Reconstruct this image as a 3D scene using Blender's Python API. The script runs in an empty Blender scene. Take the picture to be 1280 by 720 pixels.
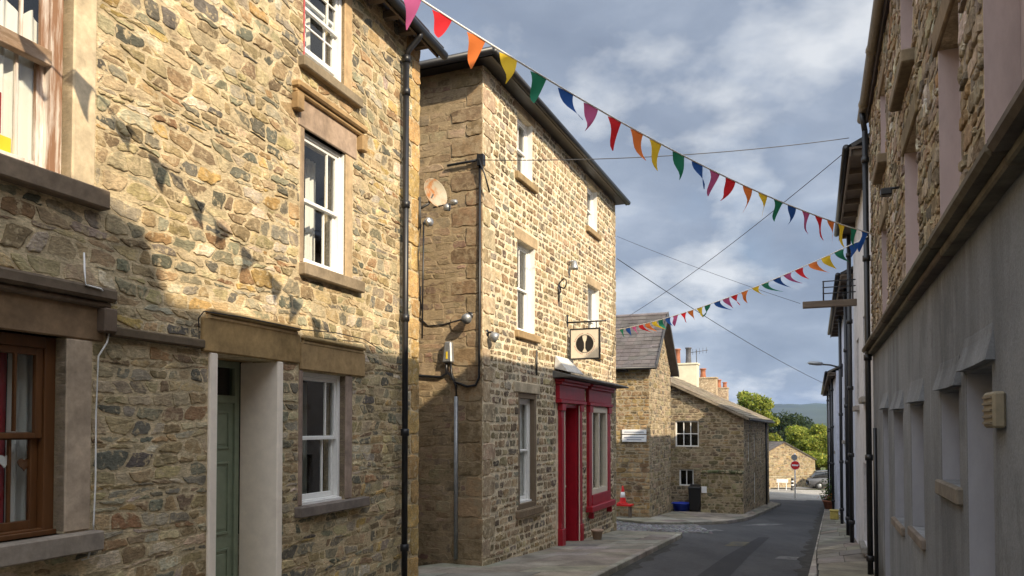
import bpy, math, random
from mathutils import Vector, noise as mnoise
R = random.Random(7)
C = bpy.context.scene.collection
rad = math.radians
EYE = 1.6
# ------------------------------------------------------------------ camera
FPX = 950.0; PITCH = rad(1.5); PROW = 535 - FPX*math.tan(PITCH)
def ray(px, py):
    xc = (px-640)/FPX; yc = (PROW-py)/FPX
    return Vector((xc, math.cos(PITCH)-yc*math.sin(PITCH), math.sin(PITCH)+yc*math.cos(PITCH)))
def at(px, py, Y):
    d = ray(px, py); k = Y/d.y
    return Vector((d.x*k, Y, EYE+d.z*k))
cam = bpy.data.cameras.new('camera'); cam.sensor_width = 36; cam.lens = FPX/1280*36
cam.shift_y = (PROW-360)/1280; cam.clip_end = 9000; cam.clip_start = .05
co = bpy.data.objects.new('camera', cam); C.objects.link(co)
co.location = (0, 0, EYE); co.rotation_euler = (rad(90)+PITCH, 0, 0)
sc = bpy.context.scene; sc.camera = co

# ------------------------------------------------------------------ materials
def new_mat(name):
    m = bpy.data.materials.new(name); m.use_nodes = True
    nt = m.node_tree; b = nt.nodes['Principled BSDF']
    return m, nt, b
def N(nt, t, **kw):
    n = nt.nodes.new(t)
    for k, v in kw.items():
        if hasattr(n, k) and not isinstance(v, tuple): setattr(n, k, v)
    return n
def noise_tex(nt, scale, detail=6, rough=.6, coord='Object', stretch=None):
    tc = nt.nodes.new('ShaderNodeTexCoord'); n = nt.nodes.new('ShaderNodeTexNoise')
    n.inputs['Scale'].default_value = scale; n.inputs['Detail'].default_value = detail; n.inputs['Roughness'].default_value = rough
    if stretch:
        mp = nt.nodes.new('ShaderNodeMapping'); mp.inputs['Scale'].default_value = stretch
        nt.links.new(tc.outputs[coord], mp.inputs['Vector']); nt.links.new(mp.outputs[0], n.inputs['Vector'])
    else: nt.links.new(tc.outputs[coord], n.inputs['Vector'])
    return n
def ramp(nt, src, stops):
    r = nt.nodes.new('ShaderNodeValToRGB'); e = r.color_ramp.elements
    while len(e) < len(stops): e.new(.5)
    for el, (p, c) in zip(e, stops):
        el.position = p; el.color = (*c, 1) if isinstance(c, tuple) else (c, c, c, 1)
    nt.links.new(src, r.inputs[0]); return r
def mul(nt, a, b, fac=1.0, mode='MULTIPLY'):
    m = nt.nodes.new('ShaderNodeMix'); m.data_type = 'RGBA'; m.blend_type = mode
    m.inputs[0].default_value = fac
    nt.links.new(a, m.inputs[6]); nt.links.new(b, m.inputs[7]); return m.outputs[2]
def bump(nt, b, srcs):
    prev = None
    for s, st, d in srcs:
        bp = nt.nodes.new('ShaderNodeBump'); bp.inputs['Strength'].default_value = st; bp.inputs['Distance'].default_value = d
        nt.links.new(s, bp.inputs['Height'])
        if prev: nt.links.new(prev, bp.inputs['Normal'])
        prev = bp.outputs[0]
    nt.links.new(prev, b.inputs['Normal'])
def mat_attr(name, rough=.9, n1=(30, .45), n2=(5, .35), bs=.5, bd=.01, stain=0, smear=None, trans=0, lay=1):
    """weathered surface whose base colour comes from the per-piece colour 'col' (each stone/slab/slate its own)"""
    m, nt, b = new_mat(name)
    a = nt.nodes.new('ShaderNodeAttribute'); a.attribute_name = 'col'
    t1 = noise_tex(nt, n1[0], 8, .7, stretch=(1, 1, lay)); t2 = noise_tex(nt, n2[0], 5, .6)
    r1 = ramp(nt, t1.outputs['Fac'], [(.25, 1-n1[1]), (.75, 1+n1[1])]); r2 = ramp(nt, t2.outputs['Fac'], [(.3, 1-n2[1]), (.7, 1+n2[1])])
    c = mul(nt, mul(nt, a.outputs['Color'], r1.outputs[0]), r2.outputs[0])
    if stain:
        t3 = noise_tex(nt, .9, 6, .65)
        r3 = ramp(nt, t3.outputs['Fac'], [(.42, (1, 1, 1)), (.62, (1-stain*.8, 1-stain*.85, 1-stain))]); c = mul(nt, c, r3.outputs[0])
    if smear:   # mortar rubbed over the stone faces: an uneven skin of lime with its own outline
        colr, lo_, hi_, scl = smear
        t5 = noise_tex(nt, scl, 10, .68); r5 = ramp(nt, t5.outputs['Fac'], [(lo_, 0.0), (hi_, 1.0)])
        r6 = ramp(nt, noise_tex(nt, 45, 6, .7).outputs['Fac'], [(.3, tuple(v*.78 for v in colr)), (.7, tuple(v*1.12 for v in colr))])
        mx = nt.nodes.new('ShaderNodeMix'); mx.data_type = 'RGBA'; nt.links.new(r5.outputs[0], mx.inputs[0]); nt.links.new(c, mx.inputs[6]); nt.links.new(r6.outputs[0], mx.inputs[7]); c = mx.outputs[2]
    nt.links.new(c, b.inputs['Base Color']); b.inputs['Roughness'].default_value = rough
    if trans:
        tr = nt.nodes.new('ShaderNodeBsdfTranslucent'); nt.links.new(c, tr.inputs[0]); ms = nt.nodes.new('ShaderNodeMixShader'); ms.inputs[0].default_value = trans
        nt.links.new(b.outputs[0], ms.inputs[1]); nt.links.new(tr.outputs[0], ms.inputs[2]); nt.links.new(ms.outputs[0], nt.nodes['Material Output'].inputs[0])
    t4 = noise_tex(nt, 90, 6, .7)
    bump(nt, b, [(t1.outputs['Fac'], bs, bd), (t4.outputs['Fac'], bs*.6, bd*.4)])
    b.inputs['Specular IOR Level'].default_value = .25
    return m
def mat_flat(name, col, rough=.6, var=.15, scale=12, bs=.1, bd=.003, metal=0, stretch=None, spec=.4, col2=None, thr=(.45, .65)):
    m, nt, b = new_mat(name)
    t = noise_tex(nt, scale, 8, .65, stretch=stretch)
    c1 = tuple(max(0, x*(1-var)) for x in col); c2 = tuple(x*(1+var) for x in col)
    r = ramp(nt, t.outputs['Fac'], [(.3, c1), (.7, c2)])
    out = r.outputs[0]
    if col2:
        t2 = noise_tex(nt, scale*.35, 8, .7, stretch=stretch)
        r2 = ramp(nt, t2.outputs['Fac'], [(thr[0], 0.0), (thr[1], 1.0)])
        mx = nt.nodes.new('ShaderNodeMix'); mx.data_type = 'RGBA'
        nt.links.new(r2.outputs[0], mx.inputs[0]); nt.links.new(out, mx.inputs[6]); mx.inputs[7].default_value = (*col2, 1)
        out = mx.outputs[2]
    nt.links.new(out, b.inputs['Base Color'])
    b.inputs['Roughness'].default_value = rough; b.inputs['Metallic'].default_value = metal; b.inputs['Specular IOR Level'].default_value = spec
    bump(nt, b, [(t.outputs['Fac'], bs, bd)])
    return m
def mat_cloth(name, col, trans=.5):
    m, nt, b = new_mat(name)
    b.inputs['Base Color'].default_value = (*col, 1); b.inputs['Roughness'].default_value = .8; b.inputs['Specular IOR Level'].default_value = .2
    tr = nt.nodes.new('ShaderNodeBsdfTranslucent'); tr.inputs[0].default_value = (*col, 1)
    mx = nt.nodes.new('ShaderNodeMixShader'); mx.inputs[0].default_value = trans
    nt.links.new(b.outputs[0], mx.inputs[1]); nt.links.new(tr.outputs[0], mx.inputs[2])
    nt.links.new(mx.outputs[0], nt.nodes['Material Output'].inputs[0]); return m
def mat_glass(name, tint=(.95, .97, .96), refl=1.0):
    m, nt, b = new_mat(name); nt.nodes.remove(b)
    tr = nt.nodes.new('ShaderNodeBsdfTransparent'); tr.inputs[0].default_value = (*tint, 1)
    gl = nt.nodes.new('ShaderNodeBsdfGlossy'); gl.inputs['Roughness'].default_value = .02
    tn = noise_tex(nt, 2.5, 2, .5); bp = nt.nodes.new('ShaderNodeBump'); bp.inputs['Strength'].default_value = .05; bp.inputs['Distance'].default_value = .02
    nt.links.new(tn.outputs['Fac'], bp.inputs['Height']); nt.links.new(bp.outputs[0], gl.inputs['Normal'])
    lw = nt.nodes.new('ShaderNodeLayerWeight'); lw.inputs[0].default_value = .5; fr = nt.nodes.new('ShaderNodeMath'); fr.operation = 'POWER'; fr.inputs[1].default_value = 4.5; nt.links.new(lw.outputs['Facing'], fr.inputs[0])   # the same from both sides, so daylight gets in
    mt = nt.nodes.new('ShaderNodeMath'); mt.operation = 'MULTIPLY_ADD'; mt.inputs[1].default_value = .9*refl; mt.inputs[2].default_value = .07*refl
    nt.links.new(fr.outputs[0], mt.inputs[0])
    mx = nt.nodes.new('ShaderNodeMixShader'); nt.links.new(mt.outputs[0], mx.inputs[0])
    nt.links.new(tr.outputs[0], mx.inputs[1]); nt.links.new(gl.outputs[0], mx.inputs[2])
    nt.links.new(mx.outputs[0], nt.nodes['Material Output'].inputs[0]); return m
M = {}
M['rubble'] = mat_attr('rubble_stone', stain=.2, n1=(24, .55), bs=.9, bd=.016, lay=2.6, smear=((.54, .43, .265), .53, .62, 13))
M['coursed'] = mat_attr('coursed_stone', stain=.12, n1=(34, .45), bs=.7, bd=.01, lay=1.6, smear=((.62, .52, .36), .52, .62, 11))
M['cottagewall'] = mat_attr('cottage_stone', stain=.2, n1=(20, .45), bs=.7, bd=.012, lay=2, smear=((.36, .29, .19), .53, .6, 5))
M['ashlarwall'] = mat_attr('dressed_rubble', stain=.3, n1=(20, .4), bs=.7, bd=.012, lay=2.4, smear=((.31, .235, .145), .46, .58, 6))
M['warestone'] = mat_attr('rough_rubble', stain=.25, n1=(22, .5), bs=.8, bd=.015, smear=((.4, .32, .21), .53, .62, 6))
M['dressed'] = mat_attr('dressed_stone', n1=(16, .22), n2=(3.5, .3), bs=.3, bd=.006, stain=.25)
M['slate'] = mat_attr('slate', rough=.75, n1=(20, .3), n2=(2, .3), bs=.3, bd=.006)
M['flag'] = mat_attr('paving_stone', rough=.85, n1=(22, .2), n2=(1.6, .35), bs=.35, bd=.005, stain=.25)
M['foliage'] = mat_attr('foliage', rough=.7, n1=(3, .2), n2=(.8, .3), bs=0.01, bd=.001, trans=.4)
M['white'] = mat_flat('white_paint', (.8, .79, .76), .45, .05, 30)
M['weathered'] = mat_flat('weathered_wood_paint', (.64, .58, .52), .65, .25, 9, bs=.3, stretch=(1, 1, .08), col2=(.24, .13, .075), thr=(.47, .55))
M['oldbeam'] = mat_flat('weathered_rail', (.23, .15, .09), .7, .3, 10, bs=.3, stretch=(.3, .3, 1), col2=(.42, .32, .24), thr=(.52, .66))
M['brown'] = mat_flat('brown_woodstain', (.125, .052, .018), .4, .35, 10, bs=.2, stretch=(1, 1, .1))
M['cream'] = mat_flat('cream_paint', (.86, .76, .64), .8, .07, 8, bs=.25, bd=.006, col2=(.72, .61, .52), thr=(.55, .8))
M['creamwood'] = mat_flat('cream_woodwork', (.68, .6, .47), .45, .06, 14)
M['green'] = mat_flat('sage_green_paint', (.225, .265, .185), .45, .12, 9, bs=.1)
M['red'] = mat_flat('dark_red_gloss', (.34, .009, .02), .42, .16, 5, spec=.45, col2=(.3, .014, .026), thr=(.52, .75))
M['black'] = mat_flat('black_iron', (.012, .012, .014), .4, .3, 20, spec=.5)
M['grey_iron'] = mat_flat('grey_cast_iron', (.06, .058, .055), .5, .3, 12)
M['greymetal'] = mat_flat('galvanised_metal', (.3, .31, .32), .45, .2, 14, metal=.6)
M['steel'] = mat_flat('bare_metal', (.55, .54, .52), .35, .15, 18, metal=.9)
M['dark'] = mat_flat('dark_interior', (.03, .028, .026), .9, .2, 3)
M['glass'] = mat_glass('window_glass')
M['glassdark'] = mat_glass('old_window_glass', (.6, .66, .64), 1.1)
M['curtain'] = mat_cloth('net_curtain', (.9, .89, .84), .3)
M['redcloth'] = mat_cloth('red_curtain', (.35, .03, .04), .2)
def mat_render():
    m, nt, b = new_mat('grey_render'); tc = nt.nodes.new('ShaderNodeTexCoord'); sx = nt.nodes.new('ShaderNodeSeparateXYZ'); nt.links.new(tc.outputs['Object'], sx.inputs[0])
    base = ramp(nt, noise_tex(nt, 1.1, 8, .65).outputs['Fac'], [(.3, (.175, .185, .2)), (.5, (.215, .226, .242)), (.72, (.275, .285, .3))])
    fine = ramp(nt, noise_tex(nt, 55, 6, .75).outputs['Fac'], [(.3, .78), (.7, 1.2)])
    streak = ramp(nt, noise_tex(nt, 3.2, 8, .6, stretch=(1, 1, .07)).outputs['Fac'], [(.42, .78), (.56, 1.0), (.66, 1.0), (.7, 1.32)])
    patch_ = ramp(nt, noise_tex(nt, .8, 9, .7, stretch=(1, 1, .6)).outputs['Fac'], [(.38, .8), (.42, 1.0), (.6, 1.0), (.63, 1.14)])
    c = mul(nt, mul(nt, mul(nt, base.outputs[0], fine.outputs[0]), streak.outputs[0]), patch_.outputs[0])
    # damp and splashed dirt with a ragged upper edge near the pavement
    n_ = noise_tex(nt, 2.6, 8, .7); ad = nt.nodes.new('ShaderNodeMath'); ad.operation = 'MULTIPLY_ADD'; ad.inputs[1].default_value = 1.3; nt.links.new(n_.outputs['Fac'], ad.inputs[0]); nt.links.new(sx.outputs[2], ad.inputs[2])
    damp = ramp(nt, ad.outputs[0], [(.35, (.55, .52, .44)), (.75, (1, 1, 1))]); c = mul(nt, c, damp.outputs[0])
    nt.links.new(c, b.inputs['Base Color']); b.inputs['Roughness'].default_value = .95; b.inputs['Specular IOR Level'].default_value = .2
    bump(nt, b, [(noise_tex(nt, 40, 8, .75).outputs['Fac'], .6, .01), (noise_tex(nt, 2.5, 4, .5).outputs['Fac'], .35, .03)]); return m
M['plaster'] = mat_render()
M['lilac'] = mat_flat('lilac_masonry_paint', (.33, .335, .37), .9, .1, 5, bs=.15, stretch=(1, 1, .4), col2=(.27, .275, .3), thr=(.5, .75))
M['pink'] = mat_flat('dusty_pink_render', (.42, .34, .33), .9, .1, 4, bs=.2, stretch=(1, 1, .3), col2=(.29, .24, .235), thr=(.5, .7))
M['whitewash'] = mat_flat('whitewashed_render', (.62, .61, .63), .95, .1, 6, bs=.5, bd=.015, col2=(.45, .44, .44), thr=(.5, .72))
M['bluewash'] = mat_flat('bluish_white_render', (.55, .58, .68), .95, .08, 6, bs=.4, bd=.01, col2=(.43, .45, .54), thr=(.5, .75))
M['wood'] = mat_flat('grey_timber', (.13, .1, .075), .8, .3, 8, bs=.3, stretch=(.2, .2, 1))
M['terracotta'] = mat_flat('terracotta', (.33, .125, .065), .8, .2, 10)
M['potgrey'] = mat_flat('sooty_pot', (.1, .1, .11), .8, .3, 10)
M['rendercream'] = mat_flat('cream_render', (.6, .54, .4), .9, .1, 3)
M['bluepl'] = mat_flat('blue_plastic', (.02, .05, .4), .4, .1, 5)
M['orange'] = mat_flat('orange_plastic', (.75, .11, .02), .5, .1, 5)
M['signred'] = mat_flat('sign_red', (.62, .02, .02), .4, .05, 5)
M['signwhite'] = mat_flat('sign_white', (.8, .8, .8), .4, .04, 5)
M['signgrey'] = mat_flat('sign_lettering', (.25, .28, .36), .5, .04, 5)
M['signblack'] = mat_flat('sign_black', (.012, .01, .01), .45, .1, 5)
M['rust'] = mat_flat('rusty_enamel', (.55, .5, .4), .5, .1, 8, col2=(.45, .16, .03), thr=(.5, .6))
M['carpaint'] = mat_flat('silver_car_paint', (.12, .12, .125), .35, .05, 4, metal=.3)
M['tyre'] = mat_flat('tyre_rubber', (.02, .02, .02), .9, .1, 9)
M['bark'] = mat_flat('bark', (.09, .065, .045), .95, .3, 9, bs=.6, bd=.03)
M['yellow'] = mat_flat('yellow_sticker', (.75, .55, .03), .5, .05, 5)
M['pinkpaint'] = mat_flat('red_sun_blind', (.55, .1, .1), .6, .05, 5)
BUNT = [('bunting_pink', (.46, .1, .25)), ('bunting_red', (.6, .025, .035)), ('bunting_orange', (.72, .2, .05)), ('bunting_yellow', (.74, .52, .04)), ('bunting_green', (.02, .17, .1)), ('bunting_blue', (.02, .08, .3))]
BM = [mat_cloth(n, c, .4) for n, c in BUNT]

# ------------------------------------------------------------------ mesh builder
class MB:
    def __init__(s): s.v = []; s.f = []; s.c = []; s.cc = (.5, .5, .5); s.sm = []
    def add(s, vs, fs, col=None, smooth=False):
        b = len(s.v); s.v.extend(tuple(v) for v in vs); s.f.extend(tuple(b+i for i in f) for f in fs)
        s.c.extend([col or s.cc]*len(vs)); s.sm.extend([smooth]*len(fs))
    def quad(s, a, b, c, d, col=None): s.add((a, b, c, d), ((0, 1, 2, 3),), col)
    def hexa(s, P, col=None, bev=0):
        """P: function (i,j,k in 0..1) with bevel offsets -> point ; built from 8 corner points"""
        if bev <= 0:
            s.add([P[0], P[1], P[2], P[3], P[4], P[5], P[6], P[7]], ((0, 3, 2, 1), (4, 5, 6, 7), (0, 1, 5, 4), (1, 2, 6, 5), (2, 3, 7, 6), (3, 0, 4, 7)), col); return
        P = [Vector(p) for p in P]
        nb = {0: (1, 3, 4), 1: (0, 2, 5), 2: (3, 1, 6), 3: (2, 0, 7), 4: (5, 7, 0), 5: (4, 6, 1), 6: (7, 5, 2), 7: (6, 4, 3)}
        # every corner -> three points, one per adjacent face (x-, y-, z- type)
        vs = []
        for i in range(8):
            x, y, z = nb[i]; p = P[i]
            e = [(P[q]-p) for q in (x, y, z)]; e = [d.normalized()*min(bev, d.length*.45) for d in e]
            vs += [p+e[1]+e[2], p+e[0]+e[2], p+e[0]+e[1]]   # on face normal to x, y, z edge
        I = lambda i, k: i*3+k
        fs = [(I(0, 2), I(3, 2), I(2, 2), I(1, 2)), (I(4, 2), I(5, 2), I(6, 2), I(7, 2)), (I(0, 1), I(1, 1), I(5, 1), I(4, 1)), (I(2, 1), I(3, 1), I(7, 1), I(6, 1)), (I(1, 0), I(2, 0), I(6, 0), I(5, 0)), (I(3, 0), I(0, 0), I(4, 0), I(7, 0))]
        for a, b, k1, k2 in ((0, 1, 1, 2), (1, 2, 0, 2), (2, 3, 1, 2), (3, 0, 0, 2), (4, 5, 1, 2), (5, 6, 0, 2), (6, 7, 1, 2), (7, 4, 0, 2), (0, 4, 0, 1), (1, 5, 0, 1), (2, 6, 0, 1), (3, 7, 0, 1)):
            fs.append((I(a, k1), I(b, k1), I(b, k2), I(a, k2)))
        for i in range(8): fs.append((I(i, 0), I(i, 1), I(i, 2)))
        s.add(vs, fs, col)
    def box(s, x0, x1, y0, y1, z0, z1, col=None, bev=0):
        s.hexa([(x0, y0, z0), (x1, y0, z0), (x1, y1, z0), (x0, y1, z0), (x0, y0, z1), (x1, y0, z1), (x1, y1, z1), (x0, y1, z1)], col, bev)
    def tube(s, pts, r, n=8, col=None, cap=True):
        pts = [Vector(p) for p in pts]; vs = []; fs = []
        rs = r if isinstance(r, (list, tuple)) else [r]*len(pts)
        for i, p in enumerate(pts):
            d = (pts[min(i+1, len(pts)-1)]-pts[max(i-1, 0)]).normalized()
            u = d.cross(Vector((0, 0, 1)))
            if u.length < .05: u = d.cross(Vector((0, 1, 0)))
            u.normalize(); w = d.cross(u)
            for k in range(n):
                a = 2*math.pi*k/n; vs.append(p+(u*math.cos(a)+w*math.sin(a))*rs[i])
        for i in range(len(pts)-1):
            for k in range(n): fs.append((i*n+k, i*n+(k+1) % n, (i+1)*n+(k+1) % n, (i+1)*n+k))
        if cap: fs += [tuple(range(n-1, -1, -1)), tuple((len(pts)-1)*n+k for k in range(n))]
        s.add(vs, fs, col, True)
    def lathe(s, c, prof, n=16, axis=Vector((0, 0, 1)), col=None, sq=1.0):
        c = Vector(c); axis = axis.normalized(); u = axis.cross(Vector((0, 0, 1)))
        if u.length < .05: u = Vector((1, 0, 0))
        u.normalize(); w = axis.cross(u); vs = []; fs = []
        for r, h in prof:
            for k in range(n):
                a = 2*math.pi*k/n; vs.append(c+axis*h+(u*math.cos(a)+w*math.sin(a)*sq)*r)
        for i in range(len(prof)-1):
            for k in range(n): fs.append((i*n+k, i*n+(k+1) % n, (i+1)*n+(k+1) % n, (i+1)*n+k))
        s.add(vs, fs, col, True)
    def build(s, name, mat, parent=None, smooth=None):
        o0 = Vector(parent['_w']) if parent is not None else Vector((0, 0, 0))
        me = bpy.data.meshes.new(name)
        me.from_pydata([(v[0]-o0.x, v[1]-o0.y, v[2]-o0.z) for v in s.v], [], s.f)
        at_ = me.color_attributes.new('col', 'FLOAT_COLOR', 'POINT')
        flat = []
        for c in s.c: flat += [c[0], c[1], c[2], 1.0]
        at_.data.foreach_set('color', flat)
        me.polygons.foreach_set('use_smooth', [True]*len(s.f) if smooth else s.sm)
        me.materials.append(mat); me.update()
        o = bpy.data.objects.new(name, me); C.objects.link(o)
        if parent is not None: o.parent = parent; o['_w'] = tuple(o0)
        else: o['_w'] = (0, 0, 0)
        return o
def tag(o, label=None, cat=None, group=None, kind=None):
    if label: o['label'] = label
    if cat: o['category'] = cat
    if group: o['group'] = group
    if kind: o['kind'] = kind
    return o
def thing(name, label, cat, loc, group=None):
    o = bpy.data.objects.new(name, None); C.objects.link(o); o.location = loc; o['_w'] = tuple(loc); o.empty_display_size = .2
    return tag(o, label, cat, group)

# ------------------------------------------------------------------ facades
class Facade:
    def __init__(s, ox, oy, ax, ay):
        l = math.hypot(ax, ay); s.o = Vector((ox, oy, 0)); s.a = Vector((ax/l, ay/l, 0)); s.n = Vector((ay/l, -ax/l, 0))
    def P(s, q, z, o=0): return s.o + s.a*q + s.n*o + Vector((0, 0, z))
    def hit(s, px, py, off=0):
        d = ray(px, py); C0 = Vector((0, 0, EYE)); k = (s.o+s.n*off-C0).dot(s.n)/d.dot(s.n)
        p = C0+d*k; return (p-s.o).dot(s.a), p.z
    def box(s, mb, q0, q1, z0, z1, o0, o1, col=None, bev=0):
        P = s.P   # corners ordered like MB.box with x=q, y=-o, z
        mb.hexa([P(q0, z0, o1), P(q1, z0, o1), P(q1, z0, o0), P(q0, z0, o0), P(q0, z1, o1), P(q1, z1, o1), P(q1, z1, o0), P(q0, z1, o0)], col, bev)
    def frame(s, mb, q0, q1, z0, z1, o0, o1, w, col=None, wb=None):
        wb = wb or w
        s.box(mb, q0, q0+w, z0, z1, o0, o1, col, .004); s.box(mb, q1-w, q1, z0, z1, o0, o1, col, .004)
        s.box(mb, q0+w, q1-w, z0, z0+wb, o0, o1-.001, col, .004); s.box(mb, q0+w, q1-w, z1-w, z1, o0, o1-.001, col, .004)
    def offset(s, q, o):
        p = s.P(q, 0, o); return Facade(p.x, p.y, s.a.x, s.a.y)

def clip_poly(poly, nx, nz, c):
    out = []
    for i in range(len(poly)):
        a = poly[i]; b = poly[(i+1) % len(poly)]
        da = nx*a[0]+nz*a[1]-c; db = nx*b[0]+nz*b[1]-c
        if da <= 0: out.append(a)
        if (da < 0 < db) or (db < 0 < da):
            t = da/(da-db); out.append((a[0]+(b[0]-a[0])*t, a[1]+(b[1]-a[1])*t))
    return out
def area(p): return .5*abs(sum(p[i][0]*p[(i+1) % len(p)][1]-p[(i+1) % len(p)][0]*p[i][1] for i in range(len(p))))

def vary(c, v, r):
    k = 1+r.uniform(-v, v); return tuple(max(.01, x*k*(1+r.uniform(-v*.25, v*.25))) for x in c)
def put_stone(mb, F, poly, h, col, r, n=11):
    if len(poly) < 3: return
    # corner cutting once, then even resampling
    q = []
    for i in range(len(poly)):
        a = poly[i]; b = poly[(i+1) % len(poly)]
        q.append((a[0]*.9+b[0]*.1, a[1]*.9+b[1]*.1)); q.append((a[0]*.1+b[0]*.9, a[1]*.1+b[1]*.9))
    L = [math.dist(q[i], q[(i+1) % len(q)]) for i in range(len(q))]; T = sum(L)
    if T < .08: return
    pts = []; i = 0; acc = 0
    for k in range(n):
        d = (k+.5)*T/n
        while acc+L[i] < d and i < len(q)-1: acc += L[i]; i += 1
        t = (d-acc)/max(L[i], 1e-6); a = q[i]; b = q[(i+1) % len(q)]
        pts.append((a[0]+(b[0]-a[0])*t, a[1]+(b[1]-a[1])*t))
    cx = sum(p[0] for p in pts)/n; cz = sum(p[1] for p in pts)/n
    jit = min(.014, T*.016)
    pts = [(p[0]+r.uniform(-jit, jit), p[1]+r.uniform(-jit, jit)) for p in pts]
    tx = r.uniform(-.03, .03); tz = r.uniform(-.05, .05)
    vs = []
    for ins, hh, nz_ in ((0, -.012, 0), (.006, h*.72, .002), (.017, h, h*.3)):
        for p in pts:
            dx, dz = cx-p[0], cz-p[1]; l = math.hypot(dx, dz) or 1; k = min(ins, l*.5)/l
            x, z = p[0]+dx*k, p[1]+dz*k
            vs.append(F.P(x, z, hh+r.uniform(-nz_, nz_)+(tx*(x-cx)+tz*(z-cz))*(hh > 0)))
    vs.append(F.P(cx, cz, h*(1+r.uniform(-.12, .2))))
    fs = []
    for j in range(2):
        for k in range(n): fs.append((j*n+k, j*n+(k+1) % n, (j+1)*n+(k+1) % n, (j+1)*n+k))
    for k in range(n): fs.append((2*n+k, 2*n+(k+1) % n, 3*n))
    area2 = sum(pts[i][0]*pts[(i+1) % n][1]-pts[(i+1) % n][0]*pts[i][1] for i in range(n))
    if area2 < 0: fs = [f[::-1] for f in fs]
    mb.add(vs, fs, col, False)

PAL_A = [((.45, .35, .195), 5), ((.38, .28, .15), 4), ((.5, .4, .25), 5), ((.29, .21, .125), 3), ((.26, .235, .165), 3.2), ((.155, .145, .115), 2), ((.56, .48, .36), 2), ((.34, .295, .21), 3), ((.34, .21, .11), .7), ((.46, .31, .12), 1)]
PAL_B = [((.27, .19, .105), 3), ((.34, .25, .15), 3), ((.2, .15, .09), 3), ((.42, .32, .2), 2), ((.25, .22, .165), 2), ((.16, .125, .09), 1.5)]
PAL_S = [((.3, .215, .125), 4), ((.26, .18, .1), 3), ((.34, .25, .15), 3), ((.2, .15, .1), 2), ((.27, .165, .11), 1)]
PAL_C = [((.3, .235, .15), 4), ((.24, .185, .12), 3), ((.36, .29, .195), 3), ((.17, .145, .11), 2), ((.3, .225, .12), 2)]
PAL_D = [((.32, .255, .175), 4), ((.25, .19, .13), 3), ((.4, .34, .26), 3), ((.22, .19, .15), 2), ((.32, .22, .12), 1.5), ((.55, .51, .44), 1)]
STY = {
 'rubble': dict(pal=PAL_A, mortar=(.58, .47, .3), row=(.052, .13), w=(.1, .36), gap=(.004, .015), h=(.001, .013), split=.3, var=.24, wob=.05, slant=.05),
 'coursed': dict(pal=PAL_B, mortar=(.68, .58, .42), row=(.1, .165), w=(.15, .4), gap=(.014, .03), h=(.003, .018), split=.08, var=.28, wob=.015, slant=.025),
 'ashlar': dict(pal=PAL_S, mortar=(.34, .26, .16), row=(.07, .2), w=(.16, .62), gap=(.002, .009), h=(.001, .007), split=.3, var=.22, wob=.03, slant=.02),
 'cottage': dict(pal=PAL_C, mortar=(.38, .31, .21), row=(.09, .19), w=(.14, .48), gap=(.006, .02), h=(.003, .018), split=.3, var=.26, wob=.03, slant=.03),
 'rough': dict(pal=PAL_D, mortar=(.4, .32, .21), row=(.1, .2), w=(.1, .34), gap=(.005, .02), h=(.004, .024), split=.6, var=.3, wob=.05, slant=.03)}
def pick(pal, r):
    t = r.uniform(0, sum(w for _, w in pal))
    for c, w in pal:
        t -= w
        if t <= 0: return c
    return pal[-1][0]
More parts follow.
